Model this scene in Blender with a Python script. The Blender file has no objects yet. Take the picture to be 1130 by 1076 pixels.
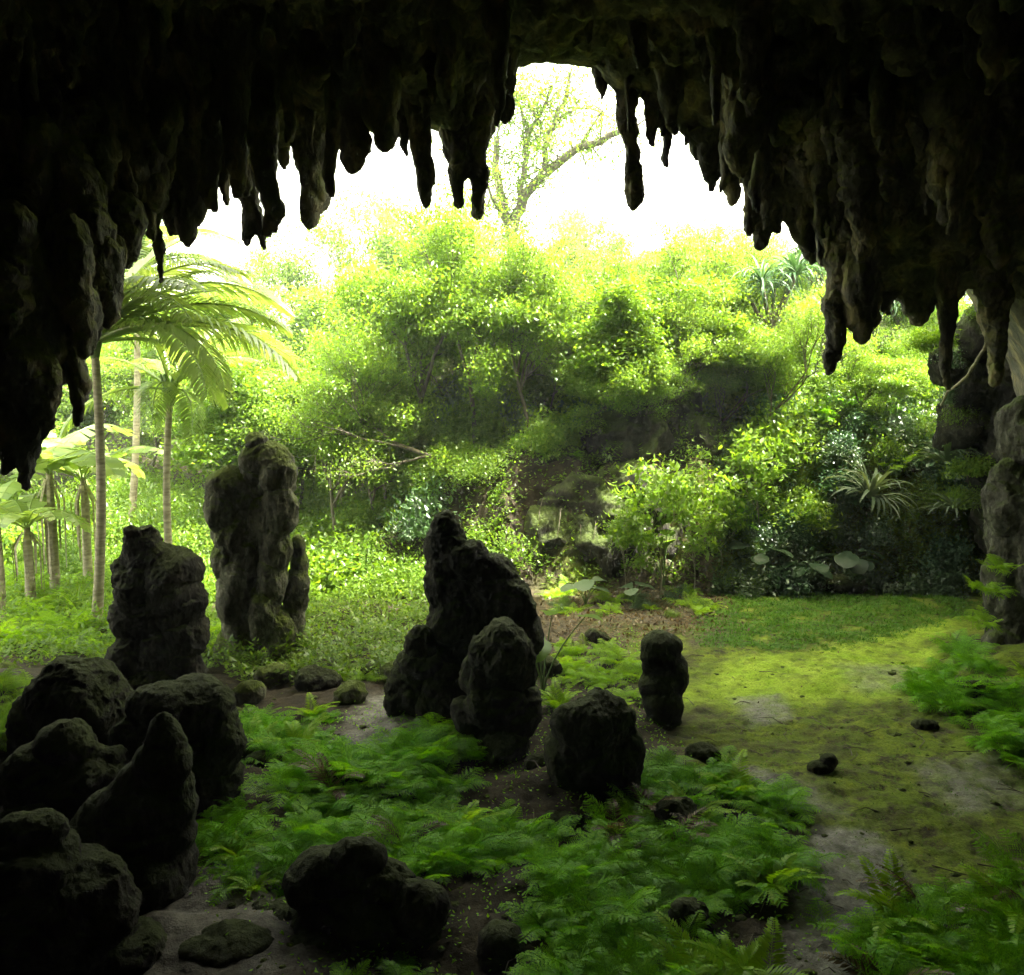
import bpy, math, random
import numpy as np
from mathutils import Vector, Matrix, Euler
from mathutils.bvhtree import BVHTree

scene = bpy.context.scene
COL = scene.collection
R = math.radians
RS = np.random.RandomState(7)
random.seed(7)

# ------------------------------------------------------------ camera
F, CX, CY = 980.0, 565.0, 538.0          # focal length and centre for a 1130 x 1076 view
CAMZ, PITCH = 5.0, R(6.3)
cd = bpy.data.cameras.new('camera'); cam = bpy.data.objects.new('camera', cd); COL.objects.link(cam)
cam.location = (0, 0, CAMZ); cam.rotation_euler = (R(90) - PITCH, 0, 0)
cd.sensor_width = 36; cd.lens = 36 * F / 1130; cd.clip_start = 0.05; cd.clip_end = 1000
scene.camera = cam

# ------------------------------------------------------------ sky, sun, exposure
SUN = Vector((0.36, -0.07, 0.93)).normalized()
w = bpy.data.worlds.new('World'); scene.world = w; w.use_nodes = True
nt = w.node_tree; nt.nodes.clear()
sky = nt.nodes.new('ShaderNodeTexSky'); sky.sky_type = 'NISHITA'; sky.sun_disc = False
sky.sun_elevation = math.asin(SUN.z); sky.sun_rotation = math.atan2(SUN.x, SUN.y)
sky.air_density = 1.0; sky.dust_density = 4.0; sky.ozone_density = 1.0
bg = nt.nodes.new('ShaderNodeBackground'); bg.inputs[1].default_value = 0.15
wo = nt.nodes.new('ShaderNodeOutputWorld')
hs = nt.nodes.new('ShaderNodeHueSaturation'); hs.inputs['Saturation'].default_value = .45     # thin bright cloud
wm = nt.nodes.new('ShaderNodeMix'); wm.data_type = 'RGBA'; wm.blend_type = 'MULTIPLY'; wm.inputs[0].default_value = 1; wm.inputs[7].default_value = (1.14, 1.06, .74, 1)
nt.links.new(sky.outputs[0], hs.inputs['Color']); nt.links.new(hs.outputs[0], wm.inputs[6]); nt.links.new(wm.outputs[2], bg.inputs[0]); nt.links.new(bg.outputs[0], wo.inputs[0])
sd = bpy.data.lights.new('sun', 'SUN'); sun = bpy.data.objects.new('sun', sd); COL.objects.link(sun)
sd.energy = 2.0; sd.angle = R(0.5); sd.color = (1.0, 0.95, 0.86)
sun.rotation_euler = SUN.to_track_quat('Z', 'Y').to_euler()
scene.view_settings.view_transform = 'Standard'; scene.view_settings.look = 'None'
scene.view_settings.exposure = 3.9; scene.view_settings.gamma = 1.0
scene.render.engine = 'CYCLES'
scene.cycles.max_bounces = 7; scene.cycles.diffuse_bounces = 4; scene.cycles.transmission_bounces = 3
scene.cycles.glossy_bounces = 2; scene.cycles.volume_bounces = 0

# ------------------------------------------------------------ maths helpers
cp, sp = math.cos(PITCH), math.sin(PITCH)
def P(px, py, Y):
    """world point seen at photo pixel (px,py) standing at distance Y"""
    u, v = (px - CX) / F, (CY - py) / F
    dy, dz = cp + v * sp, -sp + v * cp
    return np.array([u * Y / dy, Y, CAMZ + dz * Y / dy])
def ground_Y(py):
    v = (CY - py) / F
    return (CAMZ) * (cp + v * sp) / (sp - v * cp)
def G(px, py):
    return P(px, py, ground_Y(py))
def scale_at(Y): return Y / F            # metres per pixel
def ss(x, a=0., b=1.):
    t = np.clip((np.asarray(x, float) - a) / (b - a), 0, 1); return t * t * (3 - 2 * t)

_perm = np.random.RandomState(3).permutation(256); _perm = np.concatenate([_perm, _perm, _perm])
_grad = np.random.RandomState(4).normal(size=(256, 3)); _grad /= np.linalg.norm(_grad, axis=1)[:, None]
def noise(p):
    p = np.asarray(p, float); i = np.floor(p).astype(int); f = p - i; i &= 255
    u = f * f * f * (f * (f * 6 - 15) + 10)
    out = 0
    for dx in (0, 1):
        for dy in (0, 1):
            for dz in (0, 1):
                h = _perm[_perm[_perm[(i[:, 0] + dx) & 255] + ((i[:, 1] + dy) & 255)] + ((i[:, 2] + dz) & 255)]
                g = _grad[h]
                d = (g * (f - np.array([dx, dy, dz]))).sum(1)
                wx = u[:, 0] if dx else 1 - u[:, 0]; wy = u[:, 1] if dy else 1 - u[:, 1]; wz = u[:, 2] if dz else 1 - u[:, 2]
                out = out + d * wx * wy * wz
    return out * 1.6
def fbm(p, o=4, g=.5):
    p = np.asarray(p, float); s = 0; a = 1
    for k in range(o): s = s + a * noise(p * 2 ** k + 17.3 * k); a *= g
    return s
def ridge(p, o=4):
    p = np.asarray(p, float); s = 0; a = 1
    for k in range(o): s = s + a * (1 - 2 * np.abs(noise(p * 2 ** k + 9.7 * k))); a *= .5
    return s * .5

# ------------------------------------------------------------ materials
MATS = {}
def newmat(name):
    m = bpy.data.materials.new(name); m.use_nodes = True; m.node_tree.nodes.clear(); MATS[name] = m
    return m, m.node_tree.nodes, m.node_tree.links
def ramp(N, stops):
    r = N.new('ShaderNodeValToRGB'); e = r.color_ramp.elements
    while len(e) < len(stops): e.new(.5)
    for k, (p, c) in enumerate(stops):
        e[k].position = p; e[k].color = (*c, 1)
    return r
def leafmat(name, c1, c2, c3, trans=.55, gloss=.035, rough=.4):
    """c1..c3: colours of single leaves; every leaf (mesh island) takes its own"""
    m, N, L = newmat(name)
    geo = N.new('ShaderNodeNewGeometry'); tc = N.new('ShaderNodeTexCoord'); oi = N.new('ShaderNodeObjectInfo')
    nz = N.new('ShaderNodeTexNoise'); nz.inputs['Scale'].default_value = 1.3; nz.inputs['Detail'].default_value = 2
    L.new(tc.outputs['Object'], nz.inputs['Vector'])
    a = N.new('ShaderNodeMath'); a.operation = 'MULTIPLY_ADD'; a.inputs[1].default_value = .55
    L.new(geo.outputs['Random Per Island'], a.inputs[0])
    b = N.new('ShaderNodeMath'); b.operation = 'MULTIPLY_ADD'; b.inputs[1].default_value = .5; b.inputs[2].default_value = -.12
    L.new(nz.outputs['Fac'], b.inputs[0]); L.new(b.outputs[0], a.inputs[2])
    c = N.new('ShaderNodeMath'); c.operation = 'MULTIPLY_ADD'; c.inputs[1].default_value = .25
    L.new(oi.outputs['Random'], c.inputs[0]); L.new(a.outputs[0], c.inputs[2])
    r = ramp(N, [(.15, c1), (.55, c2), (.95, c3)]); L.new(c.outputs[0], r.inputs[0])
    di = N.new('ShaderNodeBsdfDiffuse'); tr = N.new('ShaderNodeBsdfTranslucent'); gl = N.new('ShaderNodeBsdfGlossy')
    gl.inputs['Roughness'].default_value = rough; gl.inputs['Color'].default_value = (.9, .95, .9, 1)
    mm = N.new('ShaderNodeMix'); mm.data_type = 'RGBA'; mm.blend_type = 'MULTIPLY'; mm.inputs[0].default_value = 1
    mm.inputs[7].default_value = (1.42, 1.35, .58, 1)
    L.new(r.outputs[0], mm.inputs[6]); L.new(mm.outputs[2], tr.inputs['Color']); L.new(r.outputs[0], di.inputs['Color'])
    s1 = N.new('ShaderNodeMixShader'); s1.inputs[0].default_value = trans
    L.new(di.outputs[0], s1.inputs[1]); L.new(tr.outputs[0], s1.inputs[2])
    s2 = N.new('ShaderNodeMixShader'); s2.inputs[0].default_value = gloss
    L.new(s1.outputs[0], s2.inputs[1]); L.new(gl.outputs[0], s2.inputs[2])
    o = N.new('ShaderNodeOutputMaterial'); L.new(s2.outputs[0], o.inputs[0])
    return m
leafmat('leaf_yellow', (.09, .18, .016), (.145, .26, .023), (.23, .35, .05), .57)
leafmat('leaf_mid', (.07, .15, .010), (.12, .22, .016), (.19, .29, .03))
leafmat('leaf_dark', (.02, .06, .012), (.035, .095, .015), (.07, .14, .02), .3, .10)
leafmat('leaf_pale', (.13, .21, .05), (.20, .29, .07), (.32, .40, .14), .5)
leafmat('leaf_blue', (.03, .08, .03), (.05, .12, .05), (.10, .18, .08), .25, .04, .45)
leafmat('fern_green', (.09, .26, .003), (.17, .42, .005), (.30, .58, .012), .5, .02)
leafmat('fern_light', (.16, .32, .006), (.24, .42, .010), (.34, .52, .03), .5, .02)
leafmat('palm_leaf', (.14, .22, .05), (.20, .29, .08), (.30, .38, .16), .45, .08, .35)
leafmat('dead_leaf', (.05, .032, .015), (.12, .08, .04), (.26, .20, .12), .25, .03)
leafmat('grass_green', (.05, .14, .01), (.08, .20, .015), (.13, .26, .02), .35, .02)

def rockmat(name, dark, mid, light, moss, mossamt=.5, rough=.85, bump=.6, scale=1.0, wet=0.):
    m, N, L = newmat(name)
    tc = N.new('ShaderNodeTexCoord'); geo = N.new('ShaderNodeNewGeometry')
    mp = N.new('ShaderNodeMapping'); mp.inputs['Scale'].default_value = (1, 1, .55); L.new(geo.outputs['Position'], mp.inputs[0])
    n1 = N.new('ShaderNodeTexNoise'); n1.inputs['Scale'].default_value = 2.2 * scale; n1.inputs['Detail'].default_value = 8; n1.inputs['Roughness'].default_value = .65
    n2 = N.new('ShaderNodeTexNoise'); n2.inputs['Scale'].default_value = 14 * scale; n2.inputs['Detail'].default_value = 10; n2.inputs['Roughness'].default_value = .7
    n3 = N.new('ShaderNodeTexNoise'); n3.inputs['Scale'].default_value = 1.1; n3.inputs['Detail'].default_value = 5
    vo = N.new('ShaderNodeTexVoronoi'); vo.inputs['Scale'].default_value = 9 * scale
    for n in (n1, n2, n3, vo): L.new(mp.outputs[0], n.inputs['Vector'])
    r = ramp(N, [(.30, dark), (.5, mid), (.72, light)]); L.new(n1.outputs['Fac'], r.inputs[0])
    wp = N.new('ShaderNodeMix'); wp.data_type = 'RGBA'; wp.blend_type = 'LINEAR_LIGHT'; wp.inputs[0].default_value = .35; L.new(geo.outputs['Position'], wp.inputs[6]); L.new(n1.outputs['Color'], wp.inputs[7])
    ck = N.new('ShaderNodeTexVoronoi'); ck.feature = 'DISTANCE_TO_EDGE'; ck.inputs['Scale'].default_value = 1.3 * scale; L.new(wp.outputs[2], ck.inputs['Vector'])
    cr = N.new('ShaderNodeMapRange'); cr.inputs[1].default_value = 0; cr.inputs[2].default_value = .035; L.new(ck.outputs['Distance'], cr.inputs[0])
    # moss grows on the faces turned up
    sx = N.new('ShaderNodeSeparateXYZ'); L.new(geo.outputs['Normal'], sx.inputs[0])
    ma = N.new('ShaderNodeMath'); ma.operation = 'MULTIPLY_ADD'; ma.inputs[1].default_value = .9; L.new(sx.outputs[2], ma.inputs[0])
    mb = N.new('ShaderNodeMath'); mb.operation = 'MULTIPLY_ADD'; mb.inputs[1].default_value = 1.8; mb.inputs[2].default_value = -1.25 + mossamt * .6
    L.new(n3.outputs['Fac'], mb.inputs[0]); L.new(mb.outputs[0], ma.inputs[2])
    mr = N.new('ShaderNodeMapRange'); mr.inputs[1].default_value = .1; mr.inputs[2].default_value = .55; L.new(ma.outputs[0], mr.inputs[0])
    mx = N.new('ShaderNodeMix'); mx.data_type = 'RGBA'; L.new(mr.outputs[0], mx.inputs[0]); L.new(r.outputs[0], mx.inputs[6]); mx.inputs[7].default_value = (*moss, 1)
    mv = N.new('ShaderNodeMix'); mv.data_type = 'RGBA'; mv.blend_type = 'MULTIPLY'; mv.inputs[0].default_value = .5
    r2 = ramp(N, [(.3, (.35, .35, .35)), (.65, (1.25, 1.25, 1.25))]); L.new(n2.outputs['Fac'], r2.inputs[0])
    L.new(mx.outputs[2], mv.inputs[6]); L.new(r2.outputs[0], mv.inputs[7])
    b = N.new('ShaderNodeBsdfPrincipled'); b.inputs['Roughness'].default_value = rough; b.inputs['Specular IOR Level'].default_value = .3 + wet
    L.new(mv.outputs[2], b.inputs['Base Color'])
    ad = N.new('ShaderNodeMath'); ad.operation = 'MULTIPLY_ADD'; ad.inputs[1].default_value = .45; L.new(n2.outputs['Fac'], ad.inputs[0])
    ad2 = N.new('ShaderNodeMath'); ad2.operation = 'MULTIPLY_ADD'; ad2.inputs[1].default_value = 1.; L.new(n1.outputs['Fac'], ad2.inputs[0]); L.new(ad.outputs[0], ad2.inputs[2])
    ad3 = N.new('ShaderNodeMath'); ad3.operation = 'MULTIPLY_ADD'; ad3.inputs[1].default_value = .25; L.new(vo.outputs['Distance'], ad3.inputs[0]); L.new(ad2.outputs[0], ad3.inputs[2])
    ad4 = N.new('ShaderNodeMath'); ad4.operation = 'MULTIPLY_ADD'; ad4.inputs[1].default_value = .3; L.new(cr.outputs[0], ad4.inputs[0]); L.new(ad3.outputs[0], ad4.inputs[2])
    bp = N.new('ShaderNodeBump'); bp.inputs['Strength'].default_value = min(1, bump * 1.6); bp.inputs['Distance'].default_value = .16
    L.new(ad4.outputs[0], bp.inputs['Height']); L.new(bp.outputs[0], b.inputs['Normal'])
    o = N.new('ShaderNodeOutputMaterial'); L.new(b.outputs[0], o.inputs[0])
    return m
rockmat('cave_rock', (.04, .04, .042), (.13, .12, .09), (.42, .34, .17), (.18, .20, .04), .7, wet=.2)
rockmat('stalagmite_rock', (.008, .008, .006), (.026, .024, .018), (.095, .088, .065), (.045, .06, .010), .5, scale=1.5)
rockmat('pale_rock', (.035, .034, .022), (.12, .12, .08), (.36, .35, .26), (.11, .15, .02), .6, scale=1.4)
rockmat('grey_rock', (.02, .019, .014), (.07, .067, .05), (.24, .23, .19), (.08, .11, .02), .6, scale=1.6)
rockmat('cliff_rock', (.02, .018, .013), (.04, .036, .027), (.08, .07, .05), (.07, .10, .02), .5)

def simplemat(name, c1, c2, scale=8, rough=.8, stretch=(1, 1, 1), bump=.4):
    m, N, L = newmat(name)
    tc = N.new('ShaderNodeTexCoord'); mp = N.new('ShaderNodeMapping'); mp.inputs['Scale'].default_value = stretch
    L.new(tc.outputs['Object'], mp.inputs[0])
    n = N.new('ShaderNodeTexNoise'); n.inputs['Scale'].default_value = scale; n.inputs['Detail'].default_value = 6; L.new(mp.outputs[0], n.inputs['Vector'])
    r = ramp(N, [(.35, c1), (.68, c2)]); L.new(n.outputs['Fac'], r.inputs[0])
    b = N.new('ShaderNodeBsdfPrincipled'); b.inputs['Roughness'].default_value = rough; L.new(r.outputs[0], b.inputs['Base Color'])
    bp = N.new('ShaderNodeBump'); bp.inputs['Strength'].default_value = bump; bp.inputs['Distance'].default_value = .03
    L.new(n.outputs['Fac'], bp.inputs['Height']); L.new(bp.outputs[0], b.inputs['Normal'])
    o = N.new('ShaderNodeOutputMaterial'); L.new(b.outputs[0], o.inputs[0])
leafmat('taro_green', (.015, .04, .015), (.025, .055, .022), (.04, .075, .035), .35, .02, .5)
leafmat('taro_pale', (.06, .10, .05), (.10, .15, .08), (.16, .20, .13), .3, .03, .5)
simplemat('bark', (.06, .05, .035), (.17, .15, .11), 10, .9, (1, 1, .35))
simplemat('pale_bark', (.16, .14, .09), (.34, .31, .22), 7, .85, (.6, .6, 2.2))
simplemat('stem_green', (.05, .10, .02), (.12, .18, .05), 8, .6)
simplemat('fern_root', (.02, .018, .01), (.06, .045, .02), 20, .95)

# ------------------------------------------------------------ mesh helpers
def mesh_np(name, V, faces, mat=None, smooth=False, mats=None, midx=None):
    """faces: list of int arrays (n,k)"""
    me = bpy.data.meshes.new(name); V = np.asarray(V, np.float32)
    me.vertices.add(len(V)); me.vertices.foreach_set('co', V.ravel())
    faces = [np.asarray(f, np.int32) for f in faces if len(f)]
    loops = np.concatenate([f.ravel() for f in faces]); tot = np.concatenate([np.full(len(f), f.shape[1]) for f in faces])
    me.loops.add(len(loops)); me.loops.foreach_set('vertex_index', loops)
    me.polygons.add(len(tot)); st = np.concatenate([[0], np.cumsum(tot)[:-1]]).astype(np.int32)
    me.polygons.foreach_set('loop_start', st)
    me.update(calc_edges=True); me.validate()
    if smooth: me.polygons.foreach_set('use_smooth', np.ones(len(me.polygons), bool))
    for mt in (mats or ([mat] if mat else [])): me.materials.append(MATS[mt])
    if midx is not None: me.polygons.foreach_set('material_index', np.asarray(midx, np.int32))
    return me
def link(name, me, parent=None, loc=None, label=None, cat=None, group=None, kind=None):
    o = bpy.data.objects.new(name, me); COL.objects.link(o)
    if parent: o.parent = parent
    if loc is not None: o.location = loc
    if label: o['label'] = label
    if cat: o['category'] = cat
    if group: o['group'] = group
    if kind: o['kind'] = kind
    return o
def copy_tree(o, parent=None):
    c = o.copy(); COL.objects.link(c); c.parent = parent
    for ch in list(o.children): copy_tree(ch, c)
    return c

class MB:
    def __init__(s): s.V = []; s.F3 = []; s.F4 = []; s.n = 0
    def add(s, V, F3=None, F4=None):
        V = np.asarray(V, float).reshape(-1, 3); s.V.append(V)
        if F3 is not None and len(F3): s.F3.append(np.asarray(F3) + s.n)
        if F4 is not None and len(F4): s.F4.append(np.asarray(F4) + s.n)
        s.n += len(V)
    def tube(s, pts, rad, sides=6, cap=False):
        pts = np.asarray(pts, float); n = len(pts); rad = np.broadcast_to(np.asarray(rad, float), (n,))
        t = np.gradient(pts, axis=0); t /= np.linalg.norm(t, axis=1)[:, None] + 1e-9
        ref = np.where(np.abs(t[:, 2:3]) > .9, np.array([[1., 0, 0]]), np.array([[0, 0, 1.]]))
        if np.abs(t[:, 2]).max() > .9 : ref = np.tile(np.array([[1., .13, .07]]), (n, 1))
        a = np.cross(t, ref); a /= np.linalg.norm(a, axis=1)[:, None] + 1e-9; b = np.cross(t, a)
        th = np.linspace(0, 2 * np.pi, sides, endpoint=False)
        V = pts[:, None] + rad[:, None, None] * (np.cos(th)[None, :, None] * a[:, None] + np.sin(th)[None, :, None] * b[:, None])
        i = np.arange(n - 1)[:, None] * sides; j = np.arange(sides)[None]; k = (j + 1) % sides
        F = np.stack([i + j, i + k, i + sides + k, i + sides + j], -1).reshape(-1, 4)
        s.add(V, F4=F)
    def leaves(s, C, D, U, ln, wd, fold=.15):
        """rhomb leaves: C base points, D directions, U side vectors (unit), lengths, widths"""
        C = np.asarray(C, float); n = len(C); ln = np.broadcast_to(ln, (n,))[:, None]; wd = np.broadcast_to(wd, (n,))[:, None]
        N_ = np.cross(D, U)
        m = C + D * ln * .45
        V = np.stack([C, m + U * wd * .5 + N_ * wd * fold, C + D * ln, m - U * wd * .5 + N_ * wd * fold], 1)
        b = np.arange(n)[:, None] * 4
        s.add(V, F3=np.concatenate([b + [0, 1, 2], b + [0, 2, 3]]))
    def mesh(s, name, mat, smooth=False):
        V = np.concatenate(s.V); f = []
        if s.F3: f.append(np.concatenate(s.F3))
        if s.F4: f.append(np.concatenate(s.F4))
        return mesh_np(name, V, f, mat, smooth)

def unit(v): v = np.asarray(v, float); return v / (np.linalg.norm(v, axis=-1, keepdims=True) + 1e-9)
def rand_dirs(n, rs, up=0.): 
    d = rs.normal(size=(n, 3)); d[:, 2] += up; return unit(d)
def side_of(D, rs, flat=.6):
    r = rs.normal(size=D.shape) * (1 - flat); r[:, 2] *= .4
    base = np.cross(D, np.array([0, 0, 1.])) + r
    base -= (base * D).sum(1)[:, None] * D
    return unit(base)

# ------------------------------------------------------------ terrain
def H(x, y):
    x = np.asarray(x, float); y = np.asarray(y, float)
    p = np.stack([x, y, x * 0], -1).reshape(-1, 3)
    n1 = fbm(p * .22, 3).reshape(x.shape); n2 = fbm(p * .9 + 5, 3).reshape(x.shape); n3 = fbm(p * 3.1 + 9, 3).reshape(x.shape)
    h = 0.10 * n1 + .05 * n2 + .018 * n3
    yy = y + .9 * n1 + .35 * n2
    mask = ss(x + .8 * n1, -6.5, -.3)
    rise = ss(yy, 21.6, 23.6) * 3.0 + ss(yy, 23, 34) * 4.0
    h = h + mask * rise * (1 + .10 * n2)
    # leaning shelf right of the clearing
    h = h + ss(x, 5.5, 8) * ss(yy, 21.3, 24.5) * .6
    # left shoulder and far slope
    h = h + (1 - mask) * (ss(yy, 24, 60) * 3.5)
    h = h + ss(y, 34, 90) * 3
    # rocky apron towards the viewer's ledge and side banks
    h = h + ss(y, 6.0, 2.0) * 3.35
    h = h + ss(x, -4.2, -8.5) * ss(y, 16, 12) * .9 + ss(x, 7.5, 10) * ss(y, 19, 15) * .5
    # rough fern bed
    bed = ss(x, 3.2, 2.2) * ss(y, 13.5, 12) * ss(y, 6, 7.5)
    h = h + bed * (.10 * n2 + .06)
    h = h + ss(y, 60, 250) * 4
    return h
def Hs(x, y): return float(H(np.array([x]), np.array([y]))[0])

def axis(segs):
    out = []
    for a, b, st in segs: out.append(np.arange(a, b, st))
    return np.concatenate(out + [[segs[-1][1]]])
gx = axis([(-300, -60, 30), (-60, -14, 2), (-14, -8, .5), (-8, 2, .075), (2, 9, .05), (9, 11, .1), (11, 18, .5), (18, 60, 2), (60, 300, 30)])
gy = axis([(-60, -10, 5), (-10, 6, .5), (6, 18, .05), (18, 24, .08), (24, 36, .25), (36, 60, 1.5), (60, 400, 20)])
GX, GY = np.meshgrid(gx, gy)
GZ = H(GX, GY)
nx, ny = len(gx), len(gy)
pp = np.stack([GX, GY, GZ * 0], -1).reshape(-1, 3)
gx_, gy_ = pp[:, 0], pp[:, 1]
# micro relief: clods and hollows of the trodden moss floor
micro = .022 * ridge(pp * 4, 4) + .022 * fbm(pp * 9, 3)
hole = np.clip(fbm(pp * 2.6 + 31, 2) - .5, 0, 1) * -.14
GZ = GZ + (micro + hole).reshape(GZ.shape) * ss(GY, 30, 20)
V = np.stack([GX, GY, GZ], -1).reshape(-1, 3)
i = np.arange(ny - 1)[:, None] * nx + np.arange(nx - 1)[None]
Fq = np.stack([i, i + 1, i + nx + 1, i + nx], -1).reshape(-1, 4)

def poly_mask(x, y, poly, soft=.35):
    """soft membership of ground points in a polygon of photo pixels projected on the floor"""
    q = np.array([G(a, b)[:2] for a, b in poly]); n = len(q)
    ins = np.zeros(len(x), bool); dist = np.full(len(x), 1e9)
    for k in range(n):
        a, b = q[k], q[(k + 1) % n]
        c = ((a[1] > y) != (b[1] > y)) & (x < (b[0] - a[0]) * (y - a[1]) / (b[1] - a[1] + 1e-12) + a[0]); ins ^= c
        ab = b - a; t = np.clip(((x - a[0]) * ab[0] + (y - a[1]) * ab[1]) / (ab @ ab), 0, 1)
        dist = np.minimum(dist, np.hypot(x - a[0] - t * ab[0], y - a[1] - t * ab[1]))
    sgn = np.where(ins, dist, -dist)
    return ss(sgn, -soft, soft)
n_l = fbm(pp * .8 + 3, 4); n_m = fbm(pp * 3 + 8, 3)
near = (gy_ > 5) & (gy_ < 30) & (np.abs(gx_) < 16)
moss = np.zeros(len(pp)); mud = np.zeros(len(pp)); lit = np.zeros(len(pp)); bright = np.zeros(len(pp))
def setm(arr, poly, soft, nz, amt):
    m = poly_mask(gx_[near], gy_[near], poly, soft); m = np.clip(m * (1 + nz * (n_l[near] + .6 * n_m[near])), 0, 1) * amt
    arr[near] = np.maximum(arr[near], m)
setm(moss, [(600, 650), (760, 800), (760, 860), (900, 900), (910, 960), (1180, 1000), (1180, 640), (900, 630)], .5, .7, .9)
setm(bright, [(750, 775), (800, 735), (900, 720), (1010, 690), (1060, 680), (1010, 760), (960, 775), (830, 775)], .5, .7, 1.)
setm(mud, [(895, 915), (965, 920), (1000, 970), (950, 1020), (940, 1200), (850, 1200), (878, 1000)], .2, .7, 1.)
setm(mud, [(1010, 850), (1100, 840), (1140, 880), (1060, 900)], .3, 1.2, .7)
setm(mud, [(830, 850), (900, 870), (930, 900), (860, 890)], .3, 1.2, .7)
setm(mud, [(810, 770), (860, 768), (872, 795), (830, 800)], .2, .6, .8)
setm(mud, [(930, 735), (1000, 735), (1010, 760), (950, 765)], .35, .6, .55)
setm(mud, [(370, 830), (400, 770), (450, 765), (480, 800), (430, 860)], .3, .5, .9)
setm(mud, [(100, 1100), (200, 990), (330, 920), (420, 940), (380, 1120)], .3, .5, .6)
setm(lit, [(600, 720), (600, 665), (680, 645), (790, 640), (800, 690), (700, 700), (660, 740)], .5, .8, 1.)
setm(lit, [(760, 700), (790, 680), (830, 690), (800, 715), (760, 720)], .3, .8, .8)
me = mesh_np('ground', V, [Fq], None, True)
at = me.color_attributes.new('cover', 'FLOAT_COLOR', 'POINT')
at.data.foreach_set('color', np.stack([moss, mud, lit, bright], -1).astype(np.float32).ravel())
m, N, L = newmat('ground_soil')
va = N.new('ShaderNodeVertexColor'); va.layer_name = 'cover'
sc = N.new('ShaderNodeSeparateColor'); L.new(va.outputs['Color'], sc.inputs[0])
geo = N.new('ShaderNodeNewGeometry')
def nz(scale, det=6, rough=.6):
    n = N.new('ShaderNodeTexNoise'); n.inputs['Scale'].default_value = scale; n.inputs['Detail'].default_value = det; n.inputs['Roughness'].default_value = rough
    L.new(geo.outputs['Position'], n.inputs['Vector']); return n.outputs['Fac']
def mixc(f, a, b, bt='MIX'):
    x = N.new('ShaderNodeMix'); x.data_type = 'RGBA'; x.blend_type = bt
    for inp, v in ((x.inputs[0], f), (x.inputs[6], a), (x.inputs[7], b)):
        if isinstance(v, tuple): inp.default_value = (*v, 1)
        elif isinstance(v, float): inp.default_value = v
        else: L.new(v, inp)
    return x.outputs[2]
def mr(v, a, b):
    x = N.new('ShaderNodeMapRange'); x.inputs[1].default_value = a; x.inputs[2].default_value = b; L.new(v, x.inputs[0]); return x.outputs[0]
def mul(a, b, op='MULTIPLY'):
    x = N.new('ShaderNodeMath'); x.operation = op
    for k, v in enumerate((a, b)):
        if isinstance(v, float): x.inputs[k].default_value = v
        else: L.new(v, x.inputs[k])
    return x.outputs[0]
soil = mixc(mr(nz(3.), .35, .65), (.022, .018, .011), (.07, .055, .032))
mossc = mixc(mr(nz(2.2), .4, .62), (.11, .17, .010), (.23, .29, .02))
mossc = mixc(mr(nz(.9), .35, .65), mossc, (.17, .25, .015))
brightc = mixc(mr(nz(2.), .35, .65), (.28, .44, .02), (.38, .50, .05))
mudc = mixc(mr(nz(6.), .3, .7), (.11, .10, .09), (.34, .32, .28))
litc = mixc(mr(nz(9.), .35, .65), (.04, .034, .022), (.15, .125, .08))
patch = mul(sc.outputs[0], mr(nz(3.5, 10, .75), .38, .52))
c = mixc(patch, soil, mossc)
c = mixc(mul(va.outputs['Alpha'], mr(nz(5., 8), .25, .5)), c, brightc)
c = mixc(mul(sc.outputs[1], mr(nz(4., 8), .25, .55)), c, mudc)
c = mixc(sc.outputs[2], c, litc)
c = mixc(.6, c, mixc(mr(nz(30.), .3, .7), (.35, .35, .35), (1.3, 1.3, 1.3)), 'MULTIPLY')
b = N.new('ShaderNodeBsdfPrincipled'); L.new(c, b.inputs['Base Color']); b.inputs['Roughness'].default_value = .8
b.inputs['Specular IOR Level'].default_value = .25
rr = N.new('ShaderNodeMapRange'); rr.inputs[3].default_value = .9; rr.inputs[4].default_value = .45; L.new(sc.outputs[1], rr.inputs[0]); L.new(rr.outputs[0], b.inputs['Roughness'])
bp = N.new('ShaderNodeBump'); bp.inputs['Strength'].default_value = .8; bp.inputs['Distance'].default_value = .04
L.new(mul(nz(14., 8, .7), mul(nz(60., 4), .4, 'MULTIPLY'), 'ADD'), bp.inputs['Height']); L.new(bp.outputs[0], b.inputs['Normal'])
o = N.new('ShaderNodeOutputMaterial'); L.new(b.outputs[0], o.inputs[0])
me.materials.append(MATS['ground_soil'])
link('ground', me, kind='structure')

# ------------------------------------------------------------ cave shell (walls, roof, lip, unseen overhang shaped for shade)
LIP = [(-190, 1150, 10.2), (-170, 960, 10.2), (-130, 780, 10.4), (-80, 620, 10.6), (-30, 530, 10.6), (0, 455, 10.6), (30, 440, 10.6), (60, 405, 10.8), (95, 375, 11.2), (118, 335, 11.6),
       (126, 300, 12), (140, 262, 12.6), (165, 238, 13.2), (200, 222, 13.8), (235, 192, 14.3), (262, 180, 14.6), (300, 163, 15), (340, 156, 15), (380, 140, 15.2), (412, 134, 15.2),
       (450, 131, 15.2), (482, 142, 14.9), (505, 146, 14.6), (528, 112, 14.6), (548, 76, 15), (600, 64, 15.2), (655, 72, 15.2), (680, 98, 15), (722, 108, 15), (745, 138, 15), (780, 158, 15),
       (826, 176, 14.8), (838, 215, 14.4), (880, 232, 14.1), (905, 255, 14), (925, 300, 14), (965, 318, 14.2), (1010, 335, 14.6), (1048, 318, 15.2), (1075, 300, 15.8), (1110, 330, 16.2),
       (1165, 420, 16.3), (1200, 560, 16.3), (1215, 700, 16.3), (1225, 800, 16.3)]
lp = np.array([P(*q) for q in LIP])
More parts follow.
